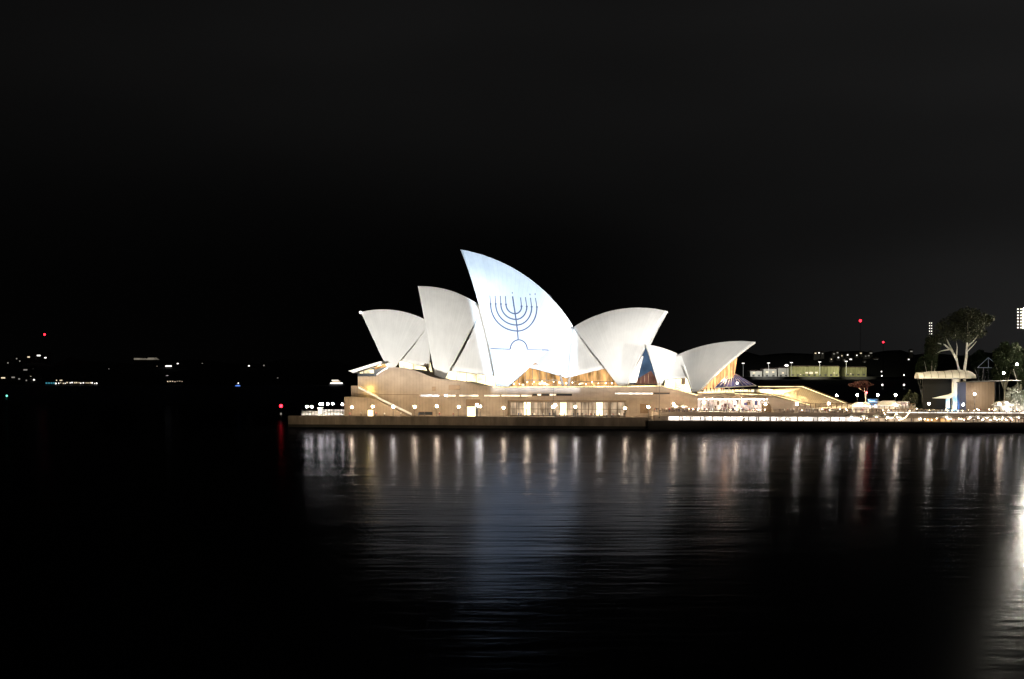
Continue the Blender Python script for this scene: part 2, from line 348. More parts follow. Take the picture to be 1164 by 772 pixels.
# ------------------------------------------------------------------ promenades (ground)
ZP, ZT, ZF, ZL = 4.0, 6.0, 7.6, 3.0       # west promenade, bar terrace, forecourt, lower concourse levels
uL, uK, uE = U(328, -14), U(740, -14), U(1164, -14)+160
g = MB(); g.slab([(uL+4, -14), (uK, -14), (uK, 1), (U(391, 0)-2, 1), (U(391, 0)-2, 70), (U(345, 30), 70), (U(332, 0), 20)], -2, ZP)
gq = local_root('promenade', None, None); 
def lstruct(mb, name, m):
    o = mb.build(name, m); o.location = (OX, OY, 0); o.rotation_euler = (0, 0, -TH); return tag(o, kind='structure')
bpy.data.objects.remove(gq)
lstruct(g, 'west_promenade', M['concrete'])
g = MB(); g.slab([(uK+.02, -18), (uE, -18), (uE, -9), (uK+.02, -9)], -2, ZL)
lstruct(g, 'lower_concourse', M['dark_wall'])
g = MB(); g.slab([(uK+.04, -8.96), (uE, -8.96), (uE, 60), (uK+.04, 60)], -2, ZT)
lstruct(g, 'bar_terrace', M['paving'])
uS0 = U(915, -1)
g = MB(); g.slab([(uS0, -2), (U(1040, -2), -2), (U(1040, 60), 58), (uS0, 58)], ZT-.5, ZF)
lstruct(g, 'forecourt', M['paving'])
# botanic parkland behind the right side
g = MB(); gp = []
for i in range(15):
    u = U(1035, 60)+i*14
    for j, v in enumerate((55, 62, 90, 140, 220, 330)):
        gp.append((u+(0 if i else -6*j*0), v, (-.5, 4.5, 6.5, 9, 10, -1)[j] if i else -.5))
b0 = g.add(gp, [])
for i in range(14):
    for j in range(5): g.f.append([b0+i*6+j, b0+(i+1)*6+j, b0+(i+1)*6+j+1, b0+i*6+j+1]); g.mi.append(0)
lstruct(g, 'park_ground', M['grass'])

# ------------------------------------------------------------------ the podium
pod = local_root('granite_podium', 'long pink granite podium with lit window slots carrying the white sail roofs', 'podium')
DEEP = 78
hump = [(430, 427.5), (436, 423.5), (442, 420.8), (448, 419.6), (456, 420), (463, 421), (471, 423), (478, 425.4), (485, 428.2), (492, 431), (502, 433), (512, 434), (522, 434.3), (532, 436.4), (541, 438.8), (550, 440.6), (560, 441)]
b = MB()
b.prism(poly_at([(430, 475.5)]+hump+[(577, 441), (577, 475.5)], 0), 0, DEEP)
o_wall = b.build('wall', M['granite'], pod)
b = MB(); b.prism(poly_at([(577.02, 441), (712, 440.2), (712, 455.5), (577.02, 455.5)], 0), 0, DEEP); b.build('upper_wall', M['granite_plain'], pod)
b = MB(); b.prism(poly_at([(577.05, 455.55), (711.95, 455.55), (711.95, 475.5), (577.05, 475.5)], 0), 7, DEEP); b.build('arcade_back_wall', M['granite_plain'], pod)
b = MB(); b.prism(poly_at([(712.03, 475.5), (712.03, 440.2), (752, 439.5), (772, 444.4), (793, 450), (793, 459), (792, 467), (789, 475.5)], 0), 0, DEEP-40); b.build('wall', M['granite_plain'], pod)
for poly, v0 in (([(406.8, 475.5), (406.8, 428), (427.5, 428), (427.5, 426.5), (430, 426.5), (430, 475.5)], .4), ([(399, 475.5), (399, 438.6), (406.75, 438.6), (406.75, 475.5)], 1.5)):
    b = MB(); b.prism(poly_at(poly, v0), v0, DEEP-20); b.build('wall', M['granite'], pod)
b = MB(); b.prism(poly_at([(391.3, 475.5), (391.3, 451), (420, 452), (427.4, 454), (463, 472.3), (469, 475.5)], -2.6), -2.6, -.05); b.build('stair_flank', M['granite'], pod)
b = MB(); b.prism(poly_at([(391.4, 475.5), (391.4, 451), (398.9, 451), (398.9, 475.5)], -.04), -.04, DEEP-30); b.build('wall', M['granite'], pod)
# flank stair parapet, lit from behind
b = MB(); p0, p1 = Lp(407.6, 440, -1.4), Lp(430, 451.5, -1.4)
b.prism([(p0[0], p0[2]-.5), (p1[0], p1[2]-.5), (p1[0], p1[2]+.3), (p0[0], p0[2]+.3)], -1.8, -1.4); p2 = Lp(468, 471, -2.75)
b.prism([(p1[0], p1[2]-.5), (p2[0], p2[2]-.4), (p2[0], p2[2]+.4), (p1[0], p1[2]+.3)], -2.95, -2.65); b.build('stair_parapet', M['white_paint'], pod)
b = MB(); b.prism([(p0[0]+.4, p0[2]+.35), (p1[0], p1[2]+.33), (p1[0], p1[2]+.45), (p0[0]+.4, p0[2]+.47)], -.9, -.7); b.build('stair_light', M['pane_yellow'], pod)
l_ = bpy.data.lights.new('stair_lamp', 'POINT'); o_ = bpy.data.objects.new('stair_lamp', l_); col.objects.link(o_); o_.location = W(*Lp(420, 443.5, -1.0)); l_.energy = 900; l_.color = (1.0, .72, .18); l_.shadow_soft_size = .3
# horizontal joint and coping
b = MB(); b.span(Lp(431, 448.9, -.05), (U(530, 0), .02, Lp(530, 448.6, 0)[2])); b.build('string_course', M['bronze'], pod)
b = MB()
for i in range(len(hump)-1):
    a, c = Lp(*hump[i], 0), Lp(*hump[i+1], 0); b.prism([(a[0], a[2]+.01), (c[0], c[2]+.01), (c[0], c[2]+.7), (a[0], a[2]+.7)], -.15, .6)
b.build('coping', M['granite_plain'], pod)
# window slots and dark wall recesses
def slot(x0, x1, y, h, m, v=0):
    a, c = Lp(x0, y-h/2, v), Lp(x1, y+h/2, v)
    f = MB(); f.span((a[0]-.15, v-.16, c[2]-.15), (c[0]+.15, v-.02, a[2]+.15)); fo = f.build('window', M['bronze'], pod)  # also serves the dark wall recesses painted on as panels
    p = MB(); p.span((a[0], v-.22, c[2]), (c[0], v-.165, a[2])); p.build('pane', m, fo)
for x0, x1, m in ((478, 499, 'glass'), (505, 509, 'glass'), (509.5, 518, 'pane_slot'), (522, 544, 'pane_slot'), (550.5, 568.5, 'pane_slot'), (570, 591, 'pane_slot'), (592.5, 604.5, 'pane_slot'), (605.5, 610, 'glass'), (611, 615, 'pane_slot'), (616, 624, 'glass'), (625, 632, 'pane_slot'), (633, 650, 'glass')):
    slot(x0, x1, 449.8 if x0 < 605 else 448.8, 2.0, M[m])
slot(699, 742, 447.4, 1.9, M['strip_white']); slot(743.5, 761, 447.2, 1.3, M['glass'])
slot(475.5, 491.5, 470, 3.2, M['glass']); slot(510.5, 522.5, 440.6, 4.6, M['bronze'], 0); slot(491.5, 495, 442, 4, M['bronze'])  # first: dark wall recess, painted on as a dark glass panel
slot(728, 737, 464.5, 10, M['bronze'])
slot(530, 545.5, 457.6, 6.5, M['bronze'])  # dark recess over the doorway, painted on as a bronze panel
# doorways
def door(x0, x1, y0, y1, m, v=0):
    a, c = Lp(x0, y0, v), Lp(x1, y1, v)
    f = MB(); f.span((a[0]-.25, v-.3, c[2]), (a[0], v-.02, a[2])); f.span((c[0], v-.3, c[2]), (c[0]+.25, v-.02, a[2])); f.span((a[0]-.25, v-.3, a[2]), (c[0]+.25, v-.02, a[2]+.3))
    fo = f.build('doorway', M['bronze'], pod); p = MB(); p.span((a[0], v-.12, c[2]), (c[0], v-.03, a[2])); p.build('pane', m, fo)
door(531, 540.5, 462.2, 474.4, M['pane_hot']); door(418.3, 424.5, 466, 474, M['pane_hot'], -2.62)
# arcade shopfront: panes between mullions, columns, floor lights
b = MB(); x = 579
bays = []
while x < 708:
    bays.append((x, x+7.6)); x += 8.2
for i, (x0, x1) in enumerate(bays):
    a, c = Lp(x0, 457.5, 6.9), Lp(x1, 471.0, 6.9)
    p = MB(); p.span((a[0], 6.82, ZP+.3), (c[0], 6.95, a[2])); po = p.build('shopfront', M['pane_shop'] if i % 5 != 2 else M['pane_hot'], pod)
    q = MB(); q.span((a[0]-.06, 6.55, ZP), (a[0]+.06, 6.8, a[2]+.3)); q.span((a[0], 6.7, ZP+2.6), (c[0], 6.8, ZP+2.75)); q.build('mullion', M['bronze'], po)
for i in range(0, 8):
    u = U(580+i*18.6, .6); b = MB(); b.span((u-.18, .4, ZP), (u+.18, .9, Lp(600, 455.6, 0)[2])); b.build('column', M['granite_plain'], pod)
b = MB(); b.span((U(577, 0), -.12, Lp(600, 456.1, 0)[2]), (U(712, 0), -.01, Lp(600, 455.2, 0)[2])); b.build('lintel', M['bronze'], pod)
# upper deck balustrade with its light strip
def rail_run(pts, v, name='balustrade', hgt=1.0, m=None, light=None, parent=None, zo=0):
    b = MB(); par = parent or pod
    P = [Lp(px, py, v) for px, py in pts]
    for i in range(len(P)-1):
        a, c = P[i], P[i+1]; L = (c-a).length; n = max(1, int(L/1.6))
        for q in range(n+1):
            p = a.lerp(c, q/n); b.span((p[0]-.04, v-.04, p[2]+zo), (p[0]+.04, v+.04, p[2]+hgt+zo))
        b.prism([(a[0], a[2]+hgt+zo), (c[0], c[2]+hgt+zo), (c[0], c[2]+hgt+.12+zo), (a[0], a[2]+hgt+.12+zo)], v-.1, v+.1)
    o = b.build(name, m or M['bronze'], par)
    if light:
        b = MB()
        for i in range(len(P)-1):
            a, c = P[i], P[i+1]; b.prism([(a[0], a[2]+.05+zo), (c[0], c[2]+.05+zo), (c[0], c[2]+.45+zo), (a[0], a[2]+.45+zo)], v+.5, v+.6)
        b.build('light_strip', light, o)
    return o
rail_run([(560, 441), (712, 440.2), (752, 439.5)], .8, light=M['strip_warm'])
rail_run([(752, 439.5), (772, 444.4), (793, 450)], .8, light=M['strip_warm'])

# right side: terrace slab over the open concourse
b = MB(); b.prism(poly_at([(793.1, 447.5), (868, 449), (880, 451), (880, 453.4), (793.1, 453.4)], 1), 1, 60)
b.prism(poly_at([(793.3, 446), (835, 446.5), (835, 447.6), (793.3, 447.6)], 2), 2, 40); b.build('terrace_slab', M['granite_plain'], pod)
b = MB(); a, c = Lp(793, 453.6, 18), Lp(884, 469, 18); b.span((a[0], 18, ZT+.2), (c[0], 18.3, a[2]+.6)); b.build('concourse_glass', M['pane_pink'], pod)
b = MB(); 
for i in range(6): u = U(797+i*14.8, 4); b = MB(); b.span((u-.16, 4, ZT), (u+.16, 4.4, Lp(820, 453.3, 1)[2])); b.build('column', M['white_paint'], pod)
b = MB()
for i in range(9): u = U(798+i*9.6, 7); b = MB(); b.span((u-1.1, 6, Lp(820, 453.3, 1)[2]-.35), (u+1.1, 6.5, Lp(820, 453.3, 1)[2]-.15)); b.build('ceiling_light', M['globe_cool'], pod)
b = MB(); a = Lp(866, 466, 3)
rq = random.Random(6)
for i in range(22):
    px = 797+i*3.9+rq.uniform(-1, 1); z0 = ZT+rq.choice((.2, .6, 1.6, 2.2)); hh_ = rq.uniform(.5, 1.9); ww = rq.uniform(.4, 1.5); u = U(px, 17); q_ = MB(); q_.span((u-ww/2, 16.2+i*.05, z0), (u+ww/2, 16.5+i*.05, z0+hh_)); q_.build('interior_panel', M[rq.choice(('pane_hot', 'bronze', 'bronze', 'pane_rose', 'strip_white', 'pane_yellow', 'brown_panel', 'glass_violet'))], pod)
b.span((a[0], 2.2, ZT), (U(887, 3), 7, ZT+3.4)); b.build('bar_front', M['bronze'], pod)
rail_run([(793, 447), (835, 447.2)], 1.2, light=M['strip_warm'])
rail_run([(835, 448.2), (878, 450.5)], 1.2, light=M['strip_warm'])
b = MB(); a, c = Lp(840, 446.5, 18), Lp(878, 440.8, 18); b.span((a[0], 18, a[2]-1.0), (c[0], 18.3, c[2]-.6)); b.build('terrace_back_parapet', M['white_paint'], pod)

# the monumental steps going down to the right
vF, vB = -1.0, 46.0
T0, T1 = Lp(877, 450, vF), Lp(912, 441, vB); B0, B1 = Lp(921, 462, vF), Lp(963, 460.5, vB)
ns = 34; b = MB()
for i in range(ns):
    f0, f1 = i/ns, (i+1)/ns
    a0, a1, c0, c1 = T0.lerp(B0, f0), T0.lerp(B0, f1), T1.lerp(B1, f0), T1.lerp(B1, f1)
    b.add([(a0[0], a0[1], a0[2]), (a1[0], a1[1], a0[2]), (c1[0], c1[1], c0[2]), (c0[0], c0[1], c0[2]), (a0[0], a0[1], ZT-.5), (a1[0], a1[1], ZT-.5), (c1[0], c1[1], ZT-.5), (c0[0], c0[1], ZT-.5)],
          [(0, 1, 2, 3), (0, 4, 5, 1), (1, 5, 6, 2), (2, 6, 7, 3), (3, 7, 4, 0)])
b.build('monumental_steps', M['steps'], pod)
b = MB(); q0, q1 = Lp(840, 449.0, 0), Lp(877, 450, vF); a2 = Lp(850, 441, vB)
b.add([Lp(838, 448.6, 2), T0, T1, Lp(862, 441, vB)], [(0, 1, 2, 3)]); b.build('upper_landing', M['steps'], pod)
def steprail(A, Bq, name, hgt, v_off, lamps):
    b = MB(); L = MB(); n = 22
    for i in range(n+1):
        p = A.lerp(Bq, i/n); b.tube([p+Vector((0, v_off, 0)), p+Vector((0, v_off, hgt))], .06, 5)
        if i < n:
            q = A.lerp(Bq, (i+1)/n); L.tube([p+Vector((0, v_off, hgt*.45)), q+Vector((0, v_off, hgt*.45))], lamps, 5)
    b.tube([A+Vector((0, v_off, hgt)), Bq+Vector((0, v_off, hgt))], .08, 6)
    o = b.build(name, M['bronze'], pod); L.build('light_strip', M['strip_warm'], o)
steprail(T0, B0, 'step_rail', 1.1, -.2, .12); steprail(T1, B1, 'step_rail', 1.1, .2, .16)
steprail(Lp(862, 441, vB), T1, 'step_rail', 1.1, .2, .14)
b = MB(); b.prism([(T0[0]-2, T0[2]-.5), (T0[0], T0[2]-.1), (B0[0], B0[2]-.1), (B0[0], ZT), (T0[0]+1, ZT)], vF-.5, vF-.05); b.build('step_flank', M['granite_plain'], pod)
# added warm spot hanging free above the steps to brighten them
l = spot('step_fill', W(T0[0]-5, 10, 34), W((T0[0]+B1[0])/2, 20, 11), 4.6e5, (1.0, .80, .46), 80, .5, .5)

# ------------------------------------------------------------------ sail shells
def sail_shell(P, T, B, sag, root, thick=.5, n=30, m=22, both=True):
    """half of a vaulted shell: part of a sphere through pedestal P, tip T and ridge end B; the other half is its mirror image"""
    P, T, B = Vector(P), Vector(T), Vector(B); vr = T[1]
    t2, b2 = Vector((T[0], T[2])), Vector((B[0], B[2])); ch = b2-t2; h = ch.length/2; s = sag*ch.length
    nn = Vector((-ch[1], ch[0])).normalized()
    if nn[1] < 0: nn = -nn
    rr = (h*h+s*s)/(2*s); C2 = (t2+b2)/2-nn*(rr-s)
    w_ = P[1]-vr; a = (P[0]-C2[0])**2+(P[2]-C2[1])**2; d = (a+w_*w_-rr*rr)/(2*w_)
    C = Vector((C2[0], vr+d, C2[1])); Rd = math.sqrt(rr*rr+d*d)
    a0 = math.atan2(t2[1]-C2[1], t2[0]-C2[0]); a1 = math.atan2(b2[1]-C2[1], b2[0]-C2[0])
    if a1-a0 > math.pi: a1 -= 2*math.pi
    if a0-a1 > math.pi: a1 += 2*math.pi
    mb = MB(); e0 = (P-C).normalized()
    for mir in ((0, 1) if both else (0,)):
        for side in (0, 1):
            for i in range(n+1):
                an = a0+(a1-a0)*i/n; Rp = Vector((C2[0]+rr*math.cos(an), vr, C2[1]+rr*math.sin(an))); e1 = (Rp-C).normalized(); om = e0.angle(e1)
                for j in range(m+1):
                    f = j/m; dirv = (e0*math.sin((1-f)*om)+e1*math.sin(f*om))/math.sin(om)
                    p = C+dirv*(Rd-side*thick*(.5+.5*(1-f)))
                    if side and j == m: p.y = min(p.y, vr)
                    if mir: p.y = 2*vr-p.y
                    mb.uv[len(mb.v)] = (i/n, f); mb.v.append(p)
        K = (n+1)*(m+1); b0 = len(mb.v)-2*K; idx = lambda s_, i, j: b0+s_*K+i*(m+1)+j
        def face(q):
            mb.f.append(q if not mir else q[::-1]); mb.mi.append(fm)
        fm = 0
        for i in range(n):
            for j in range(m):
                face([idx(0, i, j), idx(0, i+1, j), idx(0, i+1, j+1), idx(0, i, j+1)]); face([idx(1, i, j), idx(1, i, j+1), idx(1, i+1, j+1), idx(1, i+1, j)])
        fm = 1
        for j in range(m):
            face([idx(0, 0, j), idx(0, 0, j+1), idx(1, 0, j+1), idx(1, 0, j)]); face([idx(0, n, j), idx(1, n, j), idx(1, n, j+1), idx(0, n, j+1)])
    o = mb.build('sail_shell', [M['tile'], M['tile_edge']], root, smooth=False, fix=False)
    for pl in o.data.polygons: pl.use_smooth = pl.material_index == 0
    return o, C, Rd
hall = local_root('concert_hall', 'tall white concert hall of four nested sail shells, one lit with a blue candelabrum', 'building')
AX = 42
A4, _, _ = sail_shell(Lp(443.4, 425.5, 29), Lp(410, 354.8, AX), Lp(491, 368, AX), .10, hall)
A3, _, _ = sail_shell(Lp(497.5, 446, 22), Lp(475, 325.4, AX), Lp(549, 350, AX), .088, hall)
A2, C2c, R2c = sail_shell(Lp(566, 450, 15), Lp(523.3, 283.6, AX), Lp(651.5, 371, AX), .108, hall)
A1, _, _ = sail_shell(Lp(709, 447, 17), Lp(759.3, 354, AX), Lp(651, 372.5, AX), .108, hall, 1.5)
A2['label'] = 'brightly lit tall sail with a blue nine-branched candelabrum projected on it'
for name, q, bl in (('side_shell', [(455, 410, 33), (488, 418, 31), (491, 368, 41), (482, 368, 41)], 1.5), ('side_shell', [(495, 420, 26.5), (568, 428, 25), (553, 345, 41), (530, 346, 42)], 2.5),
                    ('side_shell', [(600, 417, 27), (644, 429, 23), (651, 372, 41), (640, 372, 41)], 1.6), ('side_shell', [(644.3, 429, 23), (712, 413, 29), (668, 370, 43), (651.3, 372, 41)], 1.6)):
    b = MB(); b.quadpatch(*[Lp(*p) for p in q], bulge=bl); b.build(name, M['tile'], hall, smooth=True)
# struts from the side shells down to the deck
b = MB()
for q in ([(483.5, 414, 30.5), (492, 432, 24)], [(637, 426, 24), (640, 439, 22)], [(648, 427, 24), (646, 439, 22)]):
    b = MB(); b.tube([Lp(*p) for p in q], .55, 6); b.build('strut', M['granite_plain'], hall)

# candelabrum thrown by the projector, its light painted as thin blue strips on the sphere
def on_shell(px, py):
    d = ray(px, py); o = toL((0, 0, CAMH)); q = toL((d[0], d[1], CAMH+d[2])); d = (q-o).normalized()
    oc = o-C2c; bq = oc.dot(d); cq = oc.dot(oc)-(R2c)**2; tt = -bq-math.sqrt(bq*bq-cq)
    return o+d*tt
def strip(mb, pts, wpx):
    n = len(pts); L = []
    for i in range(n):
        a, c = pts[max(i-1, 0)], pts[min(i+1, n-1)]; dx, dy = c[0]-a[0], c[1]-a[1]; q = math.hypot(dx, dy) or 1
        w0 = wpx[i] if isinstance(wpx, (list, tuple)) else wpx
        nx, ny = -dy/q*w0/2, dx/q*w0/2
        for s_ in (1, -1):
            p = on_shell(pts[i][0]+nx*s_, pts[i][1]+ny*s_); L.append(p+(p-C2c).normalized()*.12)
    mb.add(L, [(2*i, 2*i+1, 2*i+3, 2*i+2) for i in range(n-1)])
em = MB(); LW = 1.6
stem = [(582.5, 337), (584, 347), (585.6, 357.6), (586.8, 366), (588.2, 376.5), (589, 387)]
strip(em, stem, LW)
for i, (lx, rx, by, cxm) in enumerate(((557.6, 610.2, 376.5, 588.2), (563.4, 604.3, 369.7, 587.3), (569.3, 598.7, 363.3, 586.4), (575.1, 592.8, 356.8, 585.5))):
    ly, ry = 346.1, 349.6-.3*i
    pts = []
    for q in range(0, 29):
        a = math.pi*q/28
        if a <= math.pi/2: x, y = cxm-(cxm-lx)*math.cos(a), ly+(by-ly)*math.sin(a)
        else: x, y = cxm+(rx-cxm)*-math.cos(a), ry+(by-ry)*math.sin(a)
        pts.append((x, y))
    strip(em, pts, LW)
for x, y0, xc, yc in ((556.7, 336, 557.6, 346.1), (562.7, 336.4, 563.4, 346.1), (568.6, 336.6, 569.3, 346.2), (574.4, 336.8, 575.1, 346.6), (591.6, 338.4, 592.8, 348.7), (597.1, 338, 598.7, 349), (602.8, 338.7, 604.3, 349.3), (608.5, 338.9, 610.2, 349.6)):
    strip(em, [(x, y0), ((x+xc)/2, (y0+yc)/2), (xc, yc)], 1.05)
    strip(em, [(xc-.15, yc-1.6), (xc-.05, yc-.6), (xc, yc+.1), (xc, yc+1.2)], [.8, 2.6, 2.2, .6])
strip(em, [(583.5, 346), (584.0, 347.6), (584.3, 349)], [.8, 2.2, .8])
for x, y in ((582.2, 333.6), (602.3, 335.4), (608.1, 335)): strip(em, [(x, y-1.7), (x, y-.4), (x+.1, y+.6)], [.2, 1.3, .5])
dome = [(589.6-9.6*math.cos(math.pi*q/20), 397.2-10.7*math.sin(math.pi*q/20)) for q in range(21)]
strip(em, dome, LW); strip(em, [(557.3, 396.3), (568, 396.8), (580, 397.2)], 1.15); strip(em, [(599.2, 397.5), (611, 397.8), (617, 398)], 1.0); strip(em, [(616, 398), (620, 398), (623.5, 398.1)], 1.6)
em.build('projected_candelabrum', M['projection'], A2, fix=True)

# lit foyer glass under the sails
def glass_wall(pts, v, m, root, mull=3.0, thick=.1):
    b = MB(); b.prism(poly_at(pts, v), v, v+thick); o = b.build('glass_wall', m, root)
    P = poly_at(pts, v); u0, u1 = min(p[0] for p in P), max(p[0] for p in P); q = MB(); u = u0+mull/2
    while u < u1:
        zs = []
        for i in range(len(P)):
            a, c = P[i], P[(i+1) % len(P)]
            if (a[0]-u)*(c[0]-u) < 0: zs.append(a[1]+(c[1]-a[1])*(u-a[0])/(c[0]-a[0]))
        if len(zs) >= 2: q.span((u-.09, v-.25, min(zs)), (u+.09, v-.02, max(zs)))
        u += mull
    if q.f: q.build('mullions', M['bronze'], o)
    return o
glass_wall([(454, 424), (454, 406), (489, 412), (494, 434)], 34, M['pane_hot'], hall, 4)
glass_wall([(503, 440), (510, 416), (564, 424), (566, 443)], 29, M['pane_hot'], hall, 4)
glass_wall([(578, 441), (598, 422), (606, 412), (646, 426), (646, 441)], 27.5, M['pane_orange'], hall, 2.8)
glass_wall([(646.5, 441), (646.5, 424), (692, 413), (706, 441)], 28, M['pane_orange'], hall, 2.8)
b = MB()
for i in range(16):
    px = 584+i*7.4+rnd.uniform(-1, 1); p = Lp(px, 436.5+rnd.uniform(-2.6, .6), 26); b = MB(); b.ball(p, rnd.uniform(.14, .32), 8, 5); b.build('foyer_lamp', M['bulb'], hall)

b = MB()
for y, x0, x1 in ((432.2, 596, 640), (434, 652, 698)):
    a, c = Lp(x0, y, 26.4), Lp(x1, y, 26.4); b = MB(); b.span((a[0], 26.2, a[2]-.15), (c[0], 26.5, a[2]+.15)); b.build('transom', M['bronze'], hall)
rg = random.Random(8)
for i in range(16):
    px = rg.choice((rg.uniform(588, 612), rg.uniform(612, 642), rg.uniform(655, 698))); y1 = rg.uniform(436.5, 439.5); y0 = y1-rg.uniform(1.2, 4.5); w_ = rg.uniform(.8, 3.4)
    a, c = Lp(px, y0, 27.2), Lp(px+w_, y1, 27.2); b = MB(); v_ = 27.0+i*.02; b.span((a[0], v_, c[2]), (c[0], v_+.1, a[2])); b.build('lit_pane', M['pane_hot' if rg.random() < .6 else 'pane_yellow'], hall)
# blue and rose glass in the mouth of the south sail
glass_wall([(716, 436), (732.5, 396), (736, 396), (750, 436)], 26, M['pane_blue'], hall, 30)
glass_wall([(722, 436), (724, 431), (740, 421.5), (750, 436)], 25.6, M['pane_rose'], hall, 1.5)
b = MB(); b.prism(poly_at([(713, 435), (729.5, 405), (731.5, 405), (723.5, 435)], 20.5), 20.5, 21.2); b.build('lit_rib', M['tile_edge'], hall)
# north foyer under the first sail
b = MB(); b.prism(poly_at([(401.6, 421.6), (438.5, 410.6), (440, 413), (407, 424)], 30), 22, 50); fo = b.build('foyer_canopy', M['white_paint'], hall)
b = MB(); b.prism(poly_at([(407, 428.5), (406, 423.6), (436, 413.6), (440, 420), (428, 428.5)], 31), 31, 48); fg = b.build('north_foyer', M['glass'], hall)
b = MB()
for x0, x1, y0, y1 in ((409, 413, 421.8, 424.6), (414, 425, 420.2, 424.4)): a, c = Lp(x0, y0, 30.9), Lp(x1, y1, 30.9); b.span((a[0], 30.8, c[2]), (c[0], 30.95, a[2]))
b.build('lit_pane', M['pane_hot'], fg)
b = MB(); a, c = Lp(426, 418.4, 30.8), Lp(439, 414.4, 30.8); b.prism([(a[0], a[2]-.7), (c[0], c[2]-.9), (c[0], c[2]+.3), (a[0], a[2]+.2)], 30.7, 30.9); b.build('lit_pane', M['pane_orange'], fg)
b = MB(); a, c = Lp(428, 427, 26), Lp(440.5, 419.4, 26); b.prism([(a[0], a[2]-.3), (c[0], c[2]-.3), (c[0], c[2]+.9), (a[0], a[2]+.6)], 25.7, 26); b.build('ramp_light', M['strip_white'], hall)
b = MB(); b.ball(Lp(409.8, 355.2, AX-1), .6, 10, 6); b.build('tip_lamp', M['far_white'], A4)

rest = local_root('restaurant_pavilion', 'smaller pair of white sail shells right of the hall with orange lit glass mouth', 'building')
RX = 22
R2, _, _ = sail_shell(Lp(749, 442, 11), Lp(733, 391.6, RX), Lp(772, 403.3, RX), .05, rest, .7, 18, 14)
R1, _, _ = sail_shell(Lp(788.8, 450, 9), Lp(858.8, 388.7, RX), Lp(771, 403, RX), .068, rest, 1.7)
b = MB(); b.quadpatch(Lp(753.5, 431.5, 14), Lp(783, 429, 13), Lp(775, 403, 21.5), Lp(769, 403, 21.5), bulge=.8); b.build('side_shell', M['tile'], rest, smooth=True)
b = MB(); b.tube([Lp(777.5, 416, 11.5), Lp(786, 442, 9)], .35, 6); b.build('rib_edge', M['tile_edge'], rest)
glass_wall([(755, 440), (757, 428), (780, 427.5), (786, 446), (770, 444)], 15, M['pane_hot'], rest, 3)
b = MB(); a, c = Lp(774.5, 430, 12), Lp(779, 437, 12); b.span((a[0], 12, c[2]), (c[0], 12.6, a[2])); b.build('service_door', M['bronze'], rest)
glass_wall([(790, 443.5), (812, 423), (838.5, 404), (835, 426), (822, 443.5)], 20, M['pane_amber'], rest, 1.3)
gw = MB(); gw.add([Lp(812, 441, 13), Lp(859.5, 438.6, 16), Lp(836, 425, 24), Lp(829, 425, 21)], [(0, 1, 2, 3)]); gw.add([Lp(859.5, 438.6, 16), Lp(860, 438.2, 30), Lp(836, 425, 24)], [(0, 1, 2)])
gw.build('glass_roof', M['glass_violet'], rest)
b = MB()
for i in range(11):
    f = i/10; a, c = Lp(812, 441, 13).lerp(Lp(859.5, 438.6, 16), f), Lp(829, 425, 21).lerp(Lp(836, 425, 24), f); b.tube([a+Vector((0, -.05, .05)), c+Vector((0, -.05, .05))], .09, 5)
b.tube([Lp(812, 441, 13), Lp(859.5, 438.6, 16)], .22, 6); b.build('roof_mullions', M['white_paint'], rest)
b = MB(); b.ball(Lp(838, 435.6, 14), .55, 8, 6); b.build('roof_lamp', M['far_white'], rest)
b = MB(); a, c = Lp(800, 441.5, 12), Lp(857, 445.6, 12); b.span((a[0], 11.5, c[2]), (c[0], 12, a[2]-.5)); b.build('lit_pane', M['pane_hot'], rest)
for nm, (px, py, v), e_, c_ in (('mouth_lamp', (824, 431, 17), 2600, (1.0, .55, .28)), ('mouth_lamp', (722, 428, 19), 900, (1.0, .85, .6)), ('foyer_light', (432, 417, 30), 700, (1.0, .7, .4))):
    l_ = bpy.data.lights.new(nm, 'POINT'); o_ = bpy.data.objects.new(nm, l_); col.objects.link(o_); o_.location = W(*Lp(px, py, v)); l_.energy = e_; l_.color = c_; l_.shadow_soft_size = .4
# ------------------------------------------------------------------ quay walls
b = MB(); b.span((uL, -14.6, -1), (uK-.1, -14.02, ZP+.1)); b.span((uL, -14.75, ZP+.1), (uK-.1, -13.9, ZP+.35))
o = b.build('sea_wall', M['concrete']); o.location = (OX, OY, 0); o.rotation_euler = (0, 0, -TH); b = MB(); b.span((uL, -14.68, -1), (uK-.95, -14.61, 1.1)); b.build('weed_band', M['dark_wall'], o); tag(o, 'pale brown stone quay wall below the west promenade, floodlit', 'quay wall')
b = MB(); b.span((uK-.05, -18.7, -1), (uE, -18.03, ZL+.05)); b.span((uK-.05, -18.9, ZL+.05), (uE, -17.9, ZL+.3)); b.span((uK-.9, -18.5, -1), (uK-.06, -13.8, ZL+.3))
o = b.build('sea_wall', M['dark_wall']); o.location = (OX, OY, 0); o.rotation_euler = (0, 0, -TH); tag(o, 'dark quay wall under the lower bar concourse on the right', 'quay wall')

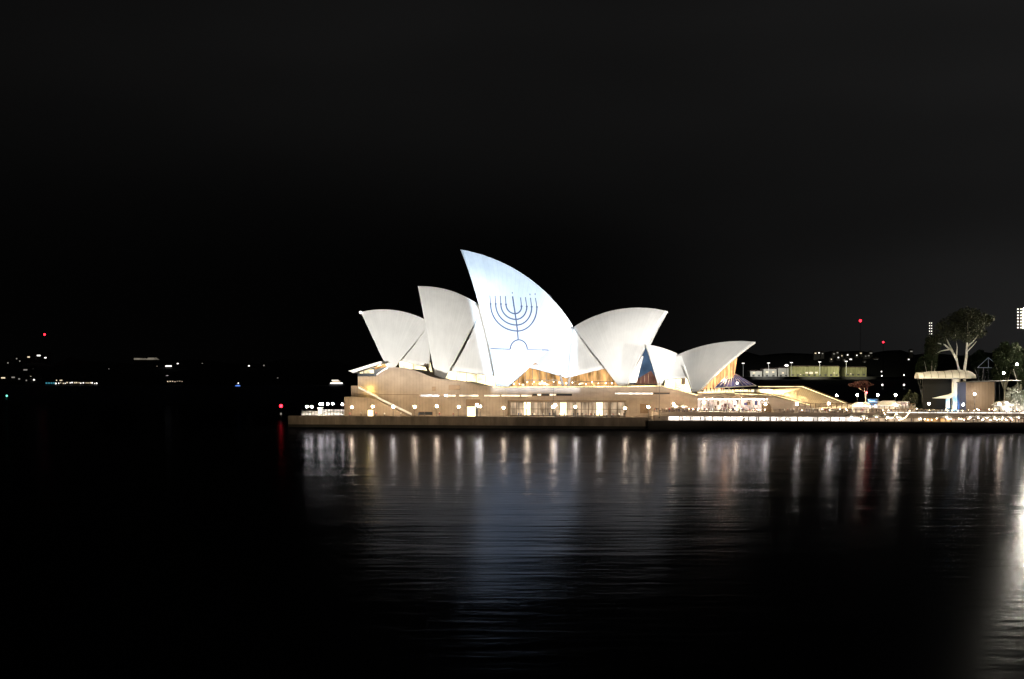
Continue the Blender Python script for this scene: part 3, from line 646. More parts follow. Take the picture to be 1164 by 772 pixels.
# bar riser wall with its bright shopfront strip
ris = local_root('concourse_front', 'brown lower concourse front with broken white light strip above dark quay wall', 'bar front')
b = MB(); b.span((uK+.1, -9.4, ZL+1.75), (uE, -9.0, ZT+.25)); b.span((uK+.1, -11.6, ZL+1.75), (uE, -9.38, ZL+1.95)); b.build('parapet', M['paving'], ris)
x = 760.0
while x < 1160:
    L = rnd.uniform(9, 34); a = U(x, -9.5); c = U(min(x+L, 1163), -9.5)
    hot = x < 970
    b = MB(); b.span((a, -9.5, ZL+.25), (c, -9.3, ZL+(1.62 if hot else 1.3))); b.build('light_panel', M['strip_white'] if hot else (M['pane_orange'] if 1040 < x < 1075 else M['pane_shop']), ris)
    x += L+rnd.uniform(.6, 2.2)
b = MB()
u = uK+1
while u < U(1164, -9): b = MB(); b.span((u-.1, -9.75, ZL), (u+.1, -9.52, ZL+1.74)); b.build('post', M['bronze'], ris); u += 9.3
b = MB(); b.span((U(1008, -8), -8.6, ZT+.26), (U(1164, -8)+20, -8.4, ZT+.6)); b.build('light_panel', M['strip_white'], ris)

# railings along the terrace edges
def fence(u0, u1, v, z, name, label, pitch=2.2, h=1.1, m='bronze'):
    root = local_root(name, label, 'railing')
    u = u0
    while u < u1: b = MB(); b.span((u-.06, v-.06, z), (u+.06, v+.06, z+h)); b.build('post', M[m], root); u += pitch
    b = MB(); b.span((u0, v-.06, z+h), (u1, v+.06, z+h+.1)); b.span((u0, v-.03, z+h*.5), (u1, v+.03, z+h*.5+.05)); b.build('handrail', M[m], root)
fence(uK+1, U(1164, -8.6)+20, -8.7, ZT+.25, 'terrace_railing', 'thin dark railing along the edge of the bar terrace')
b = MB(); ff = local_root('forecourt_fence', 'tall fence of dark posts along the forecourt edge right of steps', 'fence')
u = uS0
while u < U(1040, -2): b = MB(); b.span((u-.13, -1.9, ZF), (u+.13, -1.6, ZF+1.7)); b.build('post', M['bronze'], ff); u += 1.9
b = MB(); b.span((uS0, -1.9, ZF+1.7), (U(1040, -2), -1.6, ZF+1.9)); b.build('handrail', M['bronze'], ff)

# ------------------------------------------------------------------ lamps on the promenade
def lamp_proto(name, m, label, group):
    r = empty(name, (0, 0, 0), 0, label, 'lamp', group)
    MB().tube([(0, 0, 0), (0, 0, .3), (0, 0, .34), (0, 0, 3.45)], [.2, .18, .09, .07], 8).build('pole', M['steel'], r)
    g = MB(); g.ball((0, 0, 3.85), .38, 14, 10); g.build('globe', m, r, smooth=True)
    c = MB(); c.tube([(0, 0, 3.36), (0, 0, 3.46)], .2, 8); c.build('collar', M['steel'], r); return r
LG = 'globe lamps along the promenade'
lp = lamp_proto('globe_lamp', M['globe'], 'white globe lamp on a slim post in the promenade row before the podium', LG)
lp2 = copy_tree(lp); lp2.children[0]; first = True
for ch_ in lp2.children:
    if ch_.name.startswith('globe'): ch_.data = ch_.data.copy(); ch_.data.materials[0] = M['globe_pale']
use2 = [False]
def place_lamp(px, v, z, label='podium', sc=1, proto=None):
    global first
    if proto is None and first: o = lp; first = False
    elif round(px) % 3 == 0: o = lp2 if not use2[0] else copy_tree(lp2); use2[0] = True
    else: o = copy_tree(proto or lp)
    o.location = W(U(px, v), v, z); q_ = rnd.uniform(.9, 1.08); o.scale = (q_, q_, q_)
    o['label'] = f'globe lamp on a slim post before the podium, {ORD[len(LN)]} from the left' if label == 'podium' else label
    return o
ORD = 'first second third fourth fifth sixth seventh eighth ninth tenth eleventh twelfth thirteenth fourteenth'.split(); LN = []
for px in (400, 423.5, 447, 471.5, 496.5, 521.5, 546, 572.5, 599, 628.5, 654, 681, 710.5, 737): place_lamp(px, -12.2, ZP); LN.append(px)
for i, px in enumerate((765.5, 800, 835.6, 870, 906, 942, 979, 1018, 1056, 1095, 1136)): place_lamp(px, -8, ZT-.4, f'globe lamp on the bar terrace edge above dark quay wall, {ORD[i]} from the left')
lc = lamp_proto('globe_lamp', M['globe_cool'], 'cluster of cool white globe lamps at the left tip of the promenade', 'globe lamps at the promenade tip')
fl = True
for px, v in ((349, -12), (354.4, -11), (364, -4), (366.7, 0), (372.6, 4), (378.4, 8), (389.2, -1)):
    o = lc if fl else copy_tree(lc); fl = False; o.location = W(U(px, v), v, ZP+(.6 if v > -8 else -.1)); 
# tall thin flagpole-like poles seen against the podium
for px, v, y1, z, lab in ((629, -10, 441, ZP, 'tall slim dark pole on the promenade before the arcade'), (749.5, -10, 432, ZP, 'tall slim dark pole beside the dark quay wall corner')):
    r = empty('flagpole', W(U(px, v), v, z), -TH, lab, 'pole'); hh = Lp(px, y1, v)[2]-z
    MB().tube([(0, 0, .3), (0, 0, hh)], [.12, .07], 8).build('shaft', M['steel'], r); MB().tube([(0, 0, 0), (0, 0, .3)], .25, 8).build('base', M['steel'], r); MB().ball((0, 0, hh+.1), .12, 8, 6).build('finial', M['steel'], r)
# information pylons on the promenade: dark post with a bright head
for px, lab in ((542.3, 'dark bollard light with white head beside lit doorway'), (631, 'dark bollard light with white head before the arcade windows')):
    r = empty('light_pylon', W(U(px, -11), -11, ZP), -TH, lab, 'pylon')
    MB().span((-.35, -.2, 0), (.35, .2, 4.2)).build('body', M['steel'], r); g = MB(); g.ball((0, 0, 4.6), .5, 10, 8); g.build('lamp', M['globe_cool'], r)

# promenade tip: white kiosk, low walls, bright barrier
r = empty('ticket_kiosk', W(U(364, -8), -8, ZP), -TH, 'small glowing white kiosk at the left end of promenade', 'kiosk')
MB().span((-.8, -.8, 0), (.8, .8, .9)).build('counter', M['white_paint'], r); b = MB(); b.span((-.7, -.7, .9), (.7, .7, 3.1)); b.build('lit_panel', M['strip_white'], r); MB().span((-1, -1, 3.1), (1, 1, 3.35)).build('roof', M['white_paint'], r)
r = local_root('barrier_wall', 'low white floodlit wall across the promenade tip, behind the lamps', 'wall')
b = MB(); b.span((U(343, 2), 2, ZP), (U(391, 2), 2.4, ZP+1.6)); b.build('wall', M['white_paint'], r); b = MB(); b.span((U(362, 2), 1.7, ZP+1.9), (U(392, 2), 1.9, ZP+2.2)); b.span((U(343, 2), 1.7, ZP+.3), (U(391, 2), 1.95, ZP+.5)); b.build('light_strip', M['strip_white'], r)
b = MB()
for i in range(14): u = U(343.5+i*3.6, 1.6); b = MB(); b.span((u-.06, 1.5, ZP), (u+.06, 1.66, ZP+2.3)); b.build('post', M['steel'], r)

# ------------------------------------------------------------------ people (small in the photo)
def person_mesh(name, pose, top, legs):
    V = [(0, 0, .95), (0, 0, 1.2), (0, 0, 1.42), (0, 0, 1.52), (0, .01, 1.66), (.1, 0, .88), (.12, .02*pose, .48), (.13, -.05*pose, .06), (-.1, 0, .88), (-.12, -.05*pose, .48), (-.13, .1*pose, .06),
         (.19, 0, 1.39), (.25, -.02, 1.12), (.24, -.12-.1*(pose == 2), .9+.25*(pose == 2)), (-.19, 0, 1.39), (-.25, -.02, 1.12), (-.23, -.1, .88), (.14, -.17, .03), (-.14, .0, .03)]
    E = [(0, 1), (1, 2), (2, 3), (3, 4), (0, 5), (5, 6), (6, 7), (0, 8), (8, 9), (9, 10), (2, 11), (11, 12), (12, 13), (2, 14), (14, 15), (15, 16), (7, 17), (10, 18)]
    rad = [.16, .15, .17, .06, .115, .1, .075, .05, .1, .075, .05, .07, .05, .04, .07, .05, .04, .045, .045]
    me = bpy.data.meshes.new('tmp'); me.from_pydata(V, E, []); o = bpy.data.objects.new('tmp', me); col.objects.link(o)
    md = o.modifiers.new('s', 'SKIN'); sb = o.modifiers.new('b', 'SUBSURF'); sb.levels = 1
    for i, q in enumerate(me.skin_vertices[0].data): q.radius = (rad[i], rad[i]*.8); q.use_root = i == 0
    dg = bpy.context.evaluated_depsgraph_get(); nm = bpy.data.meshes.new_from_object(o.evaluated_get(dg)); nm.name = name
    bpy.data.objects.remove(o)
    nm.materials.clear()
    for q in (top, legs, M['skin'], M['hair']): nm.materials.append(q)
    for p in nm.polygons:
        c = p.center; p.use_smooth = True
        p.material_index = 1 if c.z < .92 and abs(c.x) < .2 else 2 if c.z > 1.5 or (abs(c.x) > .2 and c.z < .98) else 0
        if c.z > 1.7 or (c.z > 1.58 and c.y > .05): p.material_index = 3
    return nm
cl = [mat('coat_black', (.03, .03, .035), .9), mat('coat_navy', (.03, .04, .09), .9), mat('shirt_white', (.65, .63, .6), .9), mat('coat_red', (.3, .05, .05), .9), mat('trousers', (.04, .04, .05), .9), mat('jeans', (.07, .09, .15), .9)]
PM = [(person_mesh('person', i % 3, cl[i % 4], cl[4+i % 2]), ('dark', 'navy', 'white', 'red')[i % 4]) for i in range(8)]
def crowd(x0, x1, n, v0, v1, z, place, seed):
    rr = random.Random(seed)
    for i in range(n):
        me, c = rr.choice(PM); o = bpy.data.objects.new('person', me); col.objects.link(o)
        px, v = x0+(x1-x0)*(i+rr.uniform(.1, .9))/n, rr.uniform(v0, v1)
        o.location = W(U(px, v), v, z); o.rotation_euler = (0, 0, rr.uniform(0, 6.28)); s = rr.uniform(.94, 1.06); o.scale = (s, s, s)
        tag(o, f'person in {c} top standing {place}', 'person', f'people {place}')
crowd(802, 856, 14, 9.5, 10.8, Lp(820, 445.6, 11)[2], 'on the restaurant terrace under the glass mouth', 12)
crowd(743, 792, 22, -6, -2, ZT, 'in the crowd right of the podium end wall', 3)
crowd(800, 872, 34, -5, 3, ZT, 'in the crowd before the bright concourse', 4)
crowd(884, 1004, 34, -7, -2.6, ZT, 'on the terrace below the monumental steps', 5)
crowd(1010, 1160, 22, -7.5, 2, ZT, 'on the terrace towards the park', 6)
crowd(585, 712, 24, -9, -1, ZP, 'on the promenade before the arcade', 7)
crowd(392, 520, 9, -11, -4, ZP, 'on the promenade beside the left podium wall', 8)
crowd(770, 1160, 40, -15.5, -11.5, ZL, 'on the lower concourse at the water', 9)

# ------------------------------------------------------------------ umbrellas, tents and stalls at the bar
def umb_proto():
    r = empty('market_umbrella', (0, 0, 0), 0, 'white square canvas umbrella lit from below on the lower concourse', 'umbrella', 'umbrellas on the lower concourse')
    b = MB(); n = 8
    b.add([(0, 0, 2.9)]+[(1.6*math.cos(2*math.pi*i/n), 1.6*math.sin(2*math.pi*i/n), 2.25) for i in range(n)]+[(0, 0, 2.84)]+[(1.58*math.cos(2*math.pi*i/n), 1.58*math.sin(2*math.pi*i/n), 2.05) for i in range(n)],
          [(0, 1+i, 1+(i+1) % n) for i in range(n)]+[(n+1, n+2+(i+1) % n, n+2+i) for i in range(n)]+[(1+i, n+2+i, n+2+(i+1) % n, 1+(i+1) % n) for i in range(n)])
    b.build('canopy', M['canvas'], r); MB().tube([(0, 0, 0), (0, 0, 2.85)], .05, 6).build('pole', M['steel'], r); MB().tube([(0, 0, 0), (0, 0, .12)], .4, 8).build('base', M['steel'], r)
    b = MB(); b.ball((0, 0, 1.95), .16, 8, 6); b.build('lamp', M['globe_cool'], r); return r
up = umb_proto(); fu = True
for px in (968, 982, 996, 1009, 1020, 1076, 1103, 1112, 1122, 1131, 1140, 1149, 1158):
    o = up if fu else copy_tree(up); fu = False; v = rnd.uniform(-15.2, -13); o.location = W(U(px, v), v, ZL); o.rotation_euler.z = rnd.uniform(0, 1)
for px in (768, 777): 
    o = copy_tree(up); o.location = W(U(px, -5), -5, ZT); tag(o, 'white canvas umbrella over the crowd beside the podium end wall', 'umbrella', 'umbrellas beside the podium end')
def marquee(px, v, z, wd, dp, h, label, m='canvas', lit='strip_white'):
    r = empty('marquee', W(U(px, v), v, z), -TH, label, 'tent'); a, c = wd/2, dp/2
    b = MB(); b.add([(-a, -c, h*.62), (a, -c, h*.62), (a, c, h*.62), (-a, c, h*.62), (-a*.5, 0, h), (a*.5, 0, h)], [(0, 1, 5, 4), (1, 2, 5), (2, 3, 4, 5), (3, 0, 4), (0, 3, 2, 1)]); b.build('roof', M[m], r)
    for sx in (-a+.1, a-.1):
        for sy in (-c+.1, c-.1): MB().tube([(sx, sy, 0), (sx, sy, h*.62)], .06, 6).build('leg', M['steel'], r)
    MB().span((-a*.8, c-.3, .1), (a*.8, c-.2, h*.5)).build('back_panel', M['canvas'], r); b = MB(); b.span((-a*.8, -.1, h*.55), (a*.8, .1, h*.6)); b.build('lamp', M[lit], r)
    return r
marquee(979, -4, ZT, 8, 4, 4.0, 'wide white peaked tent on the terrace below the blue kiosk')
marquee(1010, -3, ZT, 9, 5, 4.6, 'white peaked tent with swags of lights on the terrace, left of the canopy')
# fairy lights swung between posts
fr = local_root('fairy_lights', 'two hanging swags of warm fairy lights over the lower concourse', 'string lights')
b = MB(); q = MB()
for a0, a1 in ((1005, 1019), (1019, 1033)):
    ua, ub = U(a0, -13), U(a1, -13)
    for i in range(15):
        f = i/14; b = MB(); b.ball((ua+(ub-ua)*f, -13, ZL+3.4-2.0*(1-(2*f-1)**2)), .13, 6, 4); b.build('bulb', M['bulb'], fr)
    q = MB(); q.tube([(ua, -13, ZL), (ua, -13, ZL+3.5)], .05, 6); q.build('post', M['steel'], fr)
    q = MB(); q.tube([(ua+(ub-ua)*f_/14, -13, ZL+3.55-2.0*(1-(2*f_/14-1)**2)) for f_ in range(15)], .03, 4); q.build('cable', M['steel'], fr)
# small lanterns on the tables of the terrace and the concourse
tl = empty('table_lantern', (0, 0, 0), 0, 'small warm lantern on a stand on the bar terrace', 'lantern', 'lanterns on the bar terrace')
MB().tube([(0, 0, 0), (0, 0, .05), (0, 0, .06), (0, 0, 1.0)], [.3, .3, .04, .04], 8).build('stand', M['steel'], tl); b = MB(); b.ball((0, 0, 1.15), .17, 8, 6); b.build('globe', M['bulb'], tl)
rl = random.Random(4)
for i in range(130):
    o = tl if i == 0 else copy_tree(tl)
    if i < 72: px, v = rl.uniform(770, 1160), rl.uniform(-7.5, 4); o.location = W(U(px, v), v, ZT)
    else:
        px, v = rl.uniform(800, 1162), rl.uniform(-16, -12); o.location = W(U(px, v), v, ZL); tag(o, 'small warm lantern on a stand on the lower concourse at the water', None, 'lanterns on the lower concourse')
    q_ = rl.uniform(.8, 1.3); o.scale = (1, 1, q_)
# blue kiosk, red lit tree
r = empty('added_red_lantern', W(U(985, 4), 4, ZF), -TH, 'added glowing red lantern on a post under the red tree', 'lantern'); MB().tube([(0, 0, 0), (0, 0, 5.4)], .07, 6).build('post', M['steel'], r); b = MB(); b.ball((0, 0, 5.8), .3, 10, 8); b.build('globe', emit('added_red_lantern', (1.0, .02, .02), 110), r)  # globe added in place of the red neon, for its streak on the water
r = empty('blue_kiosk', W(U(992, 6), 6, ZF), -TH, 'blue box kiosk on the forecourt beside the red tree', 'kiosk')
a = (U(997, 6)-U(987, 6))/2; MB().span((-a, -1.5, 0), (a, 1.5, 3.1)).build('body', M['blue_paint'], r); MB().span((-a-.2, -1.7, 3.1), (a+.2, 1.7, 3.35)).build('roof', M['blue_paint'], r); b = MB(); b.span((-a*.7, -1.56, 1.3), (a*.7, -1.51, 2.3)); b.build('hatch', M['blue_paint'], r)
spot('kiosk_fill', W(U(985, 0), -1, ZF+5), W(U(994, 6), 6, ZF+2), 5e3, (.95, .95, 1.0), 80, .6, .2)  # added lamp to brighten the dark kiosk body
for px, wd, lab, m in ((1004, 5, 'low warm lit stall right of the blue kiosk', 'pane_shop'), (1020, 4, 'low pale lit stall near the canopy left end', 'pane_pink')):
    r = empty('food_stall', W(U(px, 5), 5, ZF), -TH, lab, 'stall'); MB().span((-wd, -1, 0), (wd, 1, 1.0)).build('counter', M['white_paint'], r); b = MB(); b.span((-wd, .8, 1.0), (wd, .9, 2.3)); b.build('lit_back', M[m], r); MB().span((-wd-.2, -1.2, 2.3), (wd+.2, 1.2, 2.5)).build('roof', M['canvas'], r)

# ------------------------------------------------------------------ trees
def leaf_cloud(mb, c, r, n, size, rr):
    for i in range(n):
        while True:
            p = Vector((rr.uniform(-1, 1), rr.uniform(-1, 1), rr.uniform(-1, 1)))
            if p.length < 1: break
        p = Vector((p.x*r[0], p.y*r[1], p.z*r[2]))+Vector(c); s = size*rr.uniform(.5, 1.2)
        a = Vector((rr.gauss(0, 1), rr.gauss(0, 1), rr.gauss(0, 1))).normalized(); b = a.cross(Vector((rr.gauss(0, 1), rr.gauss(0, 1), rr.gauss(0, 1)))).normalized()
        mb.add([p-a*s, p+b*s*.5, p+a*s, p-b*s*.5], [(0, 1, 2, 3)])
def tree(name, base, limbs, clumps, label, bark='bark', leaf='leaf', size=.5, dens=260, seed=1, group=None):
    rr = random.Random(seed); r = empty(name, base, 0, label, 'tree', group); b = MB()
    for pts, r0, r1 in limbs:
        n = len(pts); b.tube([Vector(p) for p in pts], [r0+(r1-r0)*i/(n-1) for i in range(n)], 8)
    b.build('trunk', M[bark], r, smooth=True); c = MB()
    for p, rad in clumps: leaf_cloud(c, p, rad, int(dens*(rad[0]*rad[2])**.75/3), size, rr)
    c.build('crown', M[leaf], r, fix=False); return r
def tp(px, py, v, base): return W(*Lp(px, py, v))-base
# the big pale gum tree behind the canopy
vt = 75; bs = W(U(1093, vt), vt, 7.0)
def TP(px, py, dv=0): return tp(px, py, vt+dv, bs)
limbs = [([(-1, 0, 0), TP(1090, 420), TP(1087, 408), TP(1082, 399), TP(1074, 392), TP(1066, 390)], .75, .22), ([TP(1083, 400), TP(1078, 390, 2), TP(1074, 380, 3)], .45, .15), ([TP(1080, 397), TP(1070, 399, -2), TP(1064, 402, -2)], .35, .12),
         ([(1, 0, 0), TP(1096.5, 420), TP(1098.5, 405), TP(1099, 394), TP(1100, 380), TP(1100, 366)], .75, .15), ([TP(1099, 395), TP(1106, 388, 3), TP(1112, 381, 3)], .4, .12), ([TP(1098.8, 400), TP(1104, 395, -3), TP(1110, 388, -3)], .3, .1), ([TP(1087, 408), TP(1088, 395, 4), TP(1086, 380, 5)], .3, .1)]
rr = random.Random(5); clumps = []
for px, py, rx, rz in ((1064, 388, 4.0, 3.2), (1072, 378, 4.5, 3.5), (1080, 369, 5, 3.5), (1090, 362, 5, 3.5), (1100, 357, 5, 3), (1110, 360, 4.5, 3), (1117, 366, 3.6, 2.4), (1124, 362, 3.0, 1.6), (1094, 372, 5, 3.4), (1105, 373, 5, 3.4), (1112, 378, 3.6, 2.6), (1084, 380, 4.2, 3), (1062, 398, 2.8, 2.4), (1098, 383, 4, 2.6), (1070, 370, 2.6, 1.6)):
    clumps.append((TP(px, py, rr.uniform(-5, 5)), (rx*1.0, rx*1.1, rz)))
tree('gum_tree', bs, limbs, clumps, 'tall gum tree with two pale forked trunks behind the curved canopy', dens=225, size=.48, seed=3)
spot('tree_flood', W(U(1085, 55), 52, 9), bs+TP(1092, 388), 1.7e4, (1.0, .95, .85), 50, .6, .5)
def bush_tree(px, v, z, top_y, wpx, label, seed, leaf='leaf2', grp=None, name='park_tree'):
    base = W(U(px, v), v, z); h = Lp(px, top_y, v)[2]-z; wd = wpx*(OY+v)/F/2; rr = random.Random(seed)
    cl = []
    for i in range(14):
        a = rr.uniform(0, 6.28); q = rr.uniform(.1, .75); zz = h*rr.uniform(.38, .9); f = 1-.5*max(0, zz/h-.55)
        cl.append((Vector((math.cos(a)*wd*q*f, math.sin(a)*wd*q*f, zz)), (wd*.38, wd*.38, h*.14)))
    cl.append((Vector((0, 0, h*.92)), (wd*.3, wd*.3, h*.08)))
    lim = [([(0, 0, 0), (.1, 0, h*.25), (.3, .2, h*.6)], wd*.09, wd*.03)]+[([(0, 0, h*.2), (math.cos(a)*wd*.3, math.sin(a)*wd*.3, h*.4), (math.cos(a)*wd*.6, math.sin(a)*wd*.6, h*.62)], wd*.06, wd*.02) for a in (0.3, 1.7, 3.2, 4.6)]
    return tree(name, base, lim, cl, label, 'bark' if leaf != 'redlit_leaf' else 'bark', leaf, size=max(.35, wd*.09), dens=300, seed=seed, group=grp)
bush_tree(1058, 95, 7, 380, 24, 'dark leafy tree left of the gum, behind canopy', 21)
bush_tree(1048, 110, 6, 404, 20, 'low dark tree at the left edge of the park', 22)
bush_tree(1142, 85, 8, 388, 34, 'broad dark green tree at right behind the brown box', 23)
bush_tree(1160, 70, 8, 396, 26, 'dark green tree at right frame edge above the lit tents', 24)
bush_tree(1116, 150, 9, 398, 26, 'dark tree far behind the gable pavilion', 25)
bush_tree(1180, 90, 8, 392, 40, 'dark tree just beyond the right frame edge', 26)
rb = W(U(984, 14), 14, ZF)
def rp(px, py, dv=0): return W(*Lp(px, py, 14+dv))-rb
tree('red_tree', rb, [([(0, 0, 0), rp(984.2, 452), rp(983.4, 446), rp(982, 440)], .3, .12), ([rp(983.6, 447), rp(987, 441)], .14, .06), ([rp(983.4, 446), rp(976, 441)], .14, .06)],
     [(rp(x, y, d), (1.7+.3*math.sin(x), 1.9, .95+.3*math.cos(x*2))) for x, y, d in ((969, 437.5, 0), (973, 436, 1), (978, 435.5, -1), (983, 435.8, 1), (988, 437, 0), (980, 438.5, 0), (975, 439, 1), (985, 439.5, -1))],
     'small flat-crowned tree lit deep red beside the blue kiosk', 'bark', 'redlit_leaf', .3, 330, 31)
pt = spot('red_flood', W(U(979, 12), 11, ZF+.4), W(U(979, 14), 14, ZF+6), 7e2, (1.0, .04, .04), 80, .5, .2)
for i, (px, v, s) in enumerate(((1034, 20, 5), (1040, 26, 6), (1031, 12, 4))):
    bush_tree(px, v, ZT, Lp(px, 440, v)[2] and 443+i*3, 10, ('pale lit shrub left of the canopy', 'bushy lit shrub under the canopy left end', 'small lit shrub beside the stall')[i], 41+i, 'leaf', name='shrub')
spot('shrub_flood', W(U(1034, 5), 4, ZT+1), W(U(1036, 20), 20, ZT+3), 1.6e4, (1.0, .98, .85), 60, .5, .3)

# ------------------------------------------------------------------ curved canopy, brown box, tents, gable pavilion
cv = local_root('curved_canopy', 'cream barrel-roofed canopy on a white column, top-lit', 'canopy')
vc = 42
b = MB(); nseg = 10; secs = [1042, 1048, 1056, 1064, 1072, 1080, 1088, 1095, 1101, 1105, 1108, 1109.4]
prof = []
for i, px in enumerate(secs):
    s = 1 if px < 1095 else math.sqrt(max(.02, 1-((px-1095)/14.6)**2))
    ring = []
    for j in range(nseg+1):
        a = math.pi*j/nseg; yb, yt = 429.5-(px < 1090)*.0, (423.5 if px < 1050 else 422 if px < 1075 else 420.8)
        zb, zt = Lp(px, yb, vc)[2], Lp(px, yt, vc)[2]; ring.append((U(px, vc), vc-5.5*s*math.cos(a), zb+(zt-zb)*s*math.sin(a) if True else 0))
    prof.append(ring)
base = len(b.v)
for ring in prof: b.v += [Vector(p) for p in ring]
b.v += [Vector((p[0], p[1], p[2]-.35)) for ring in prof for p in ring]
K = len(secs)*(nseg+1)
for i in range(len(secs)-1):
    for j in range(nseg):
        q = [i*(nseg+1)+j, (i+1)*(nseg+1)+j, (i+1)*(nseg+1)+j+1, i*(nseg+1)+j+1]; b.f.append(q); b.mi.append(0); b.f.append([x+K for x in q[::-1]]); b.mi.append(0)
    for j in (0, nseg): q = [i*(nseg+1)+j, (i+1)*(nseg+1)+j]; b.f.append([q[0], q[1], q[1]+K, q[0]+K]); b.mi.append(0)
for i in (0, len(secs)-1):
    for j in range(nseg): q = [i*(nseg+1)+j, i*(nseg+1)+j+1]; b.f.append([q[0], q[1], q[1]+K, q[0]+K]); b.mi.append(0)
b.build('barrel_roof', M['canvas'], cv, smooth=True)
b = MB()
for px in secs[1:8:1]:
    for j in range(nseg):
        a0, a1 = math.pi*j/nseg, math.pi*(j+1)/nseg; zb, zt = Lp(px, 429.5, vc)[2], Lp(px, 422 if px < 1075 else 420.8, vc)[2]
        b.tube([(U(px, vc), vc-5.55*math.cos(a0), zb+(zt-zb)*math.sin(a0)+.06), (U(px, vc), vc-5.55*math.cos(a1), zb+(zt-zb)*math.sin(a1)+.03)], .07, 5)
b.build('roof_ribs', M['bronze'], cv)
a, c = Lp(1083.2, 429, vc-4), Lp(1090, 462, vc-4); b = MB(); b.span((a[0], vc-4.5, ZT), (c[0], vc-1.5, a[2]-.2)); b.build('column', M['canvas'], cv)
b = MB()
b.prism(poly_at([(1060, 452.6), (1078, 448.6), (1083, 446.5), (1083, 450.5), (1078, 453.2)], vc-6), vc-8, vc-4.6); b.prism(poly_at([(1075, 464), (1075, 452.8), (1079, 452.8), (1079, 464)], vc-5.5), vc-6.5, vc-5.5); b.build('sloping_ramp', M['white_paint'], cv)
b = MB(); b.span((U(1050, vc), vc+2, ZT), (U(1083, vc), vc+2.4, Lp(1060, 430, vc)[2])); b.build('shade_sheet', mat('shade_black', (.006, .006, .006), .9), cv)  # black sheet put in for the darkness under the canopy
spot('canopy_fill', W(U(1060, 10), 6, 27), W(U(1078, vc), vc, 20), 3.2e4, (1.0, .9, .66), 85, .7, .4)  # added lamp shining down from in front to brighten the roof
pl = bpy.data.lights.new('blue_uplight', 'POINT'); po = bpy.data.objects.new('blue_uplight', pl); col.objects.link(po); po.location = W(U(1084, vc-8), vc-8, ZT+1.6); pl.energy = 1900; pl.color = (.12, .5, 1.0); pl.shadow_soft_size = .3
bx = local_root('brown_box_building', 'plain brown box building with dark blue end wall, right of the canopy column', 'building')
b = MB(); b.prism(poly_at([(1098, 468), (1098, 434.2), (1130.5, 433.4), (1130.5, 468)], 34), 34, 48); b.build('front_wall', M['brown_panel'], bx)
b = MB(); b.prism(poly_at([(1090.4, 468), (1090.4, 434.5), (1097.98, 434.4), (1097.98, 468)], 33.6), 33.6, 48); b.build('end_wall', mat('navy_panel', (.035, .045, .09), .7), bx)
b = MB(); b.prism(poly_at([(1089.5, 434.3), (1164, 432.4), (1164, 433.2), (1089.5, 435.1)], 33), 33, 48.5); b.build('roof_edge', M['steel'], bx)
spot('box_flood', W(U(1110, 10), 8, ZT+4), W(U(1114, 34), 34, 12), 9.5e3, (1.0, .82, .6), 60, .6, .4)
r = marquee(1153, 26, ZT, 11, 6, 4.6, 'long white floodlit marquee at right frame edge behind lit shrubs')
spot('marquee_flood', W(U(1150, 8), 6, ZT+2), W(U(1152, 22), 22, ZT+4), 1.5e4, (1.0, .97, .9), 70, .7, .4)
marquee(1139, 12, ZT, 7, 4, 4.2, 'small white tent left of the long floodlit marquee')
for i, (px, v, ty, wp, lab) in enumerate(((1146, 22, 440, 10, 'white floodlit shrub before the long marquee, left one'), (1155, 20, 437, 12, 'tallest white floodlit shrub before the long marquee'), (1163, 21, 443, 9, 'white floodlit shrub at the frame edge before the marquee'))):
    bush_tree(px, v, ZT, ty, wp, lab, 60+i, 'pale_leaf', name='shrub')
gb_ = local_root('gable_pavilion', 'open gable-roofed pavilion outlined by pale rafters among the park trees', 'pavilion'); vg = 120
b = MB()
for dv in (0, 8):
    for q in ([(1111, 418, vg+dv), (1123.5, 406.5, vg+dv)], [(1123.5, 406.5, vg+dv), (1137, 418, vg+dv)], [(1111, 418, vg+dv), (1137, 418, vg+dv)], [(1123.5, 406.5, vg+dv), (1123.5, 418, vg+dv)]): b.tube([Lp(*p) for p in q], .16, 6)
b.build('rafters', mat('pale_rafter', (.45, .5, .6), .7), gb_)
b = MB()
for px in (1112, 1123.5, 1136): p = Lp(px, 418, vg); b = MB(); b.span((p[0]-.15, vg, 8), (p[0]+.15, vg+.3, p[2])); b.build('post', M['steel'], gb_); b = MB(); b.span((p[0]-.15, vg+7.7, 8), (p[0]+.15, vg+8, p[2])); b.build('post', M['steel'], gb_)
spot('gable_flood', W(U(1124, 100), 98, 11), W(U(1124, vg), vg, 20), 4e3, (.75, .85, 1.0), 60, .5, .3)
# street lamps inside the park
sp = empty('park_lamp', (0, 0, 0), 0, 'park lamp with a glowing white head among the dark trees', 'lamp', 'park lamps among the trees')
MB().tube([(0, 0, 0), (0, 0, 4.6)], .09, 6).build('pole', M['steel'], sp); b = MB(); b.ball((0, 0, 4.9), .42, 10, 7); b.build('globe', M['globe_cool'], sp)
for i, (px, py, v) in enumerate(((1156, 414, 60), (1141, 424, 62), (1108, 448, 30), (1018, 449, 20), (951, 449.5, 52), (974.5, 449, 40), (998, 449, 50))):
    o = sp if i == 0 else copy_tree(sp); p = W(*Lp(px, py, v)); gz = 7 if v > 55 else ZF; o.location = (p.x, p.y, p.z-4.9)
    q = MB(); 
    if i > 2: o['label'] = 'white globe lamp on the forecourt behind the steps and stalls'; o['group'] = 'forecourt lamps'
    o.scale = (1, 1, 1)
    if p.z-4.9 > gz+.3:
        k_ = (p.z-4.9-gz); MB().tube([(0, 0, -k_), (0, 0, .05)], .12, 6).build('pole_base', M['steel'], o)

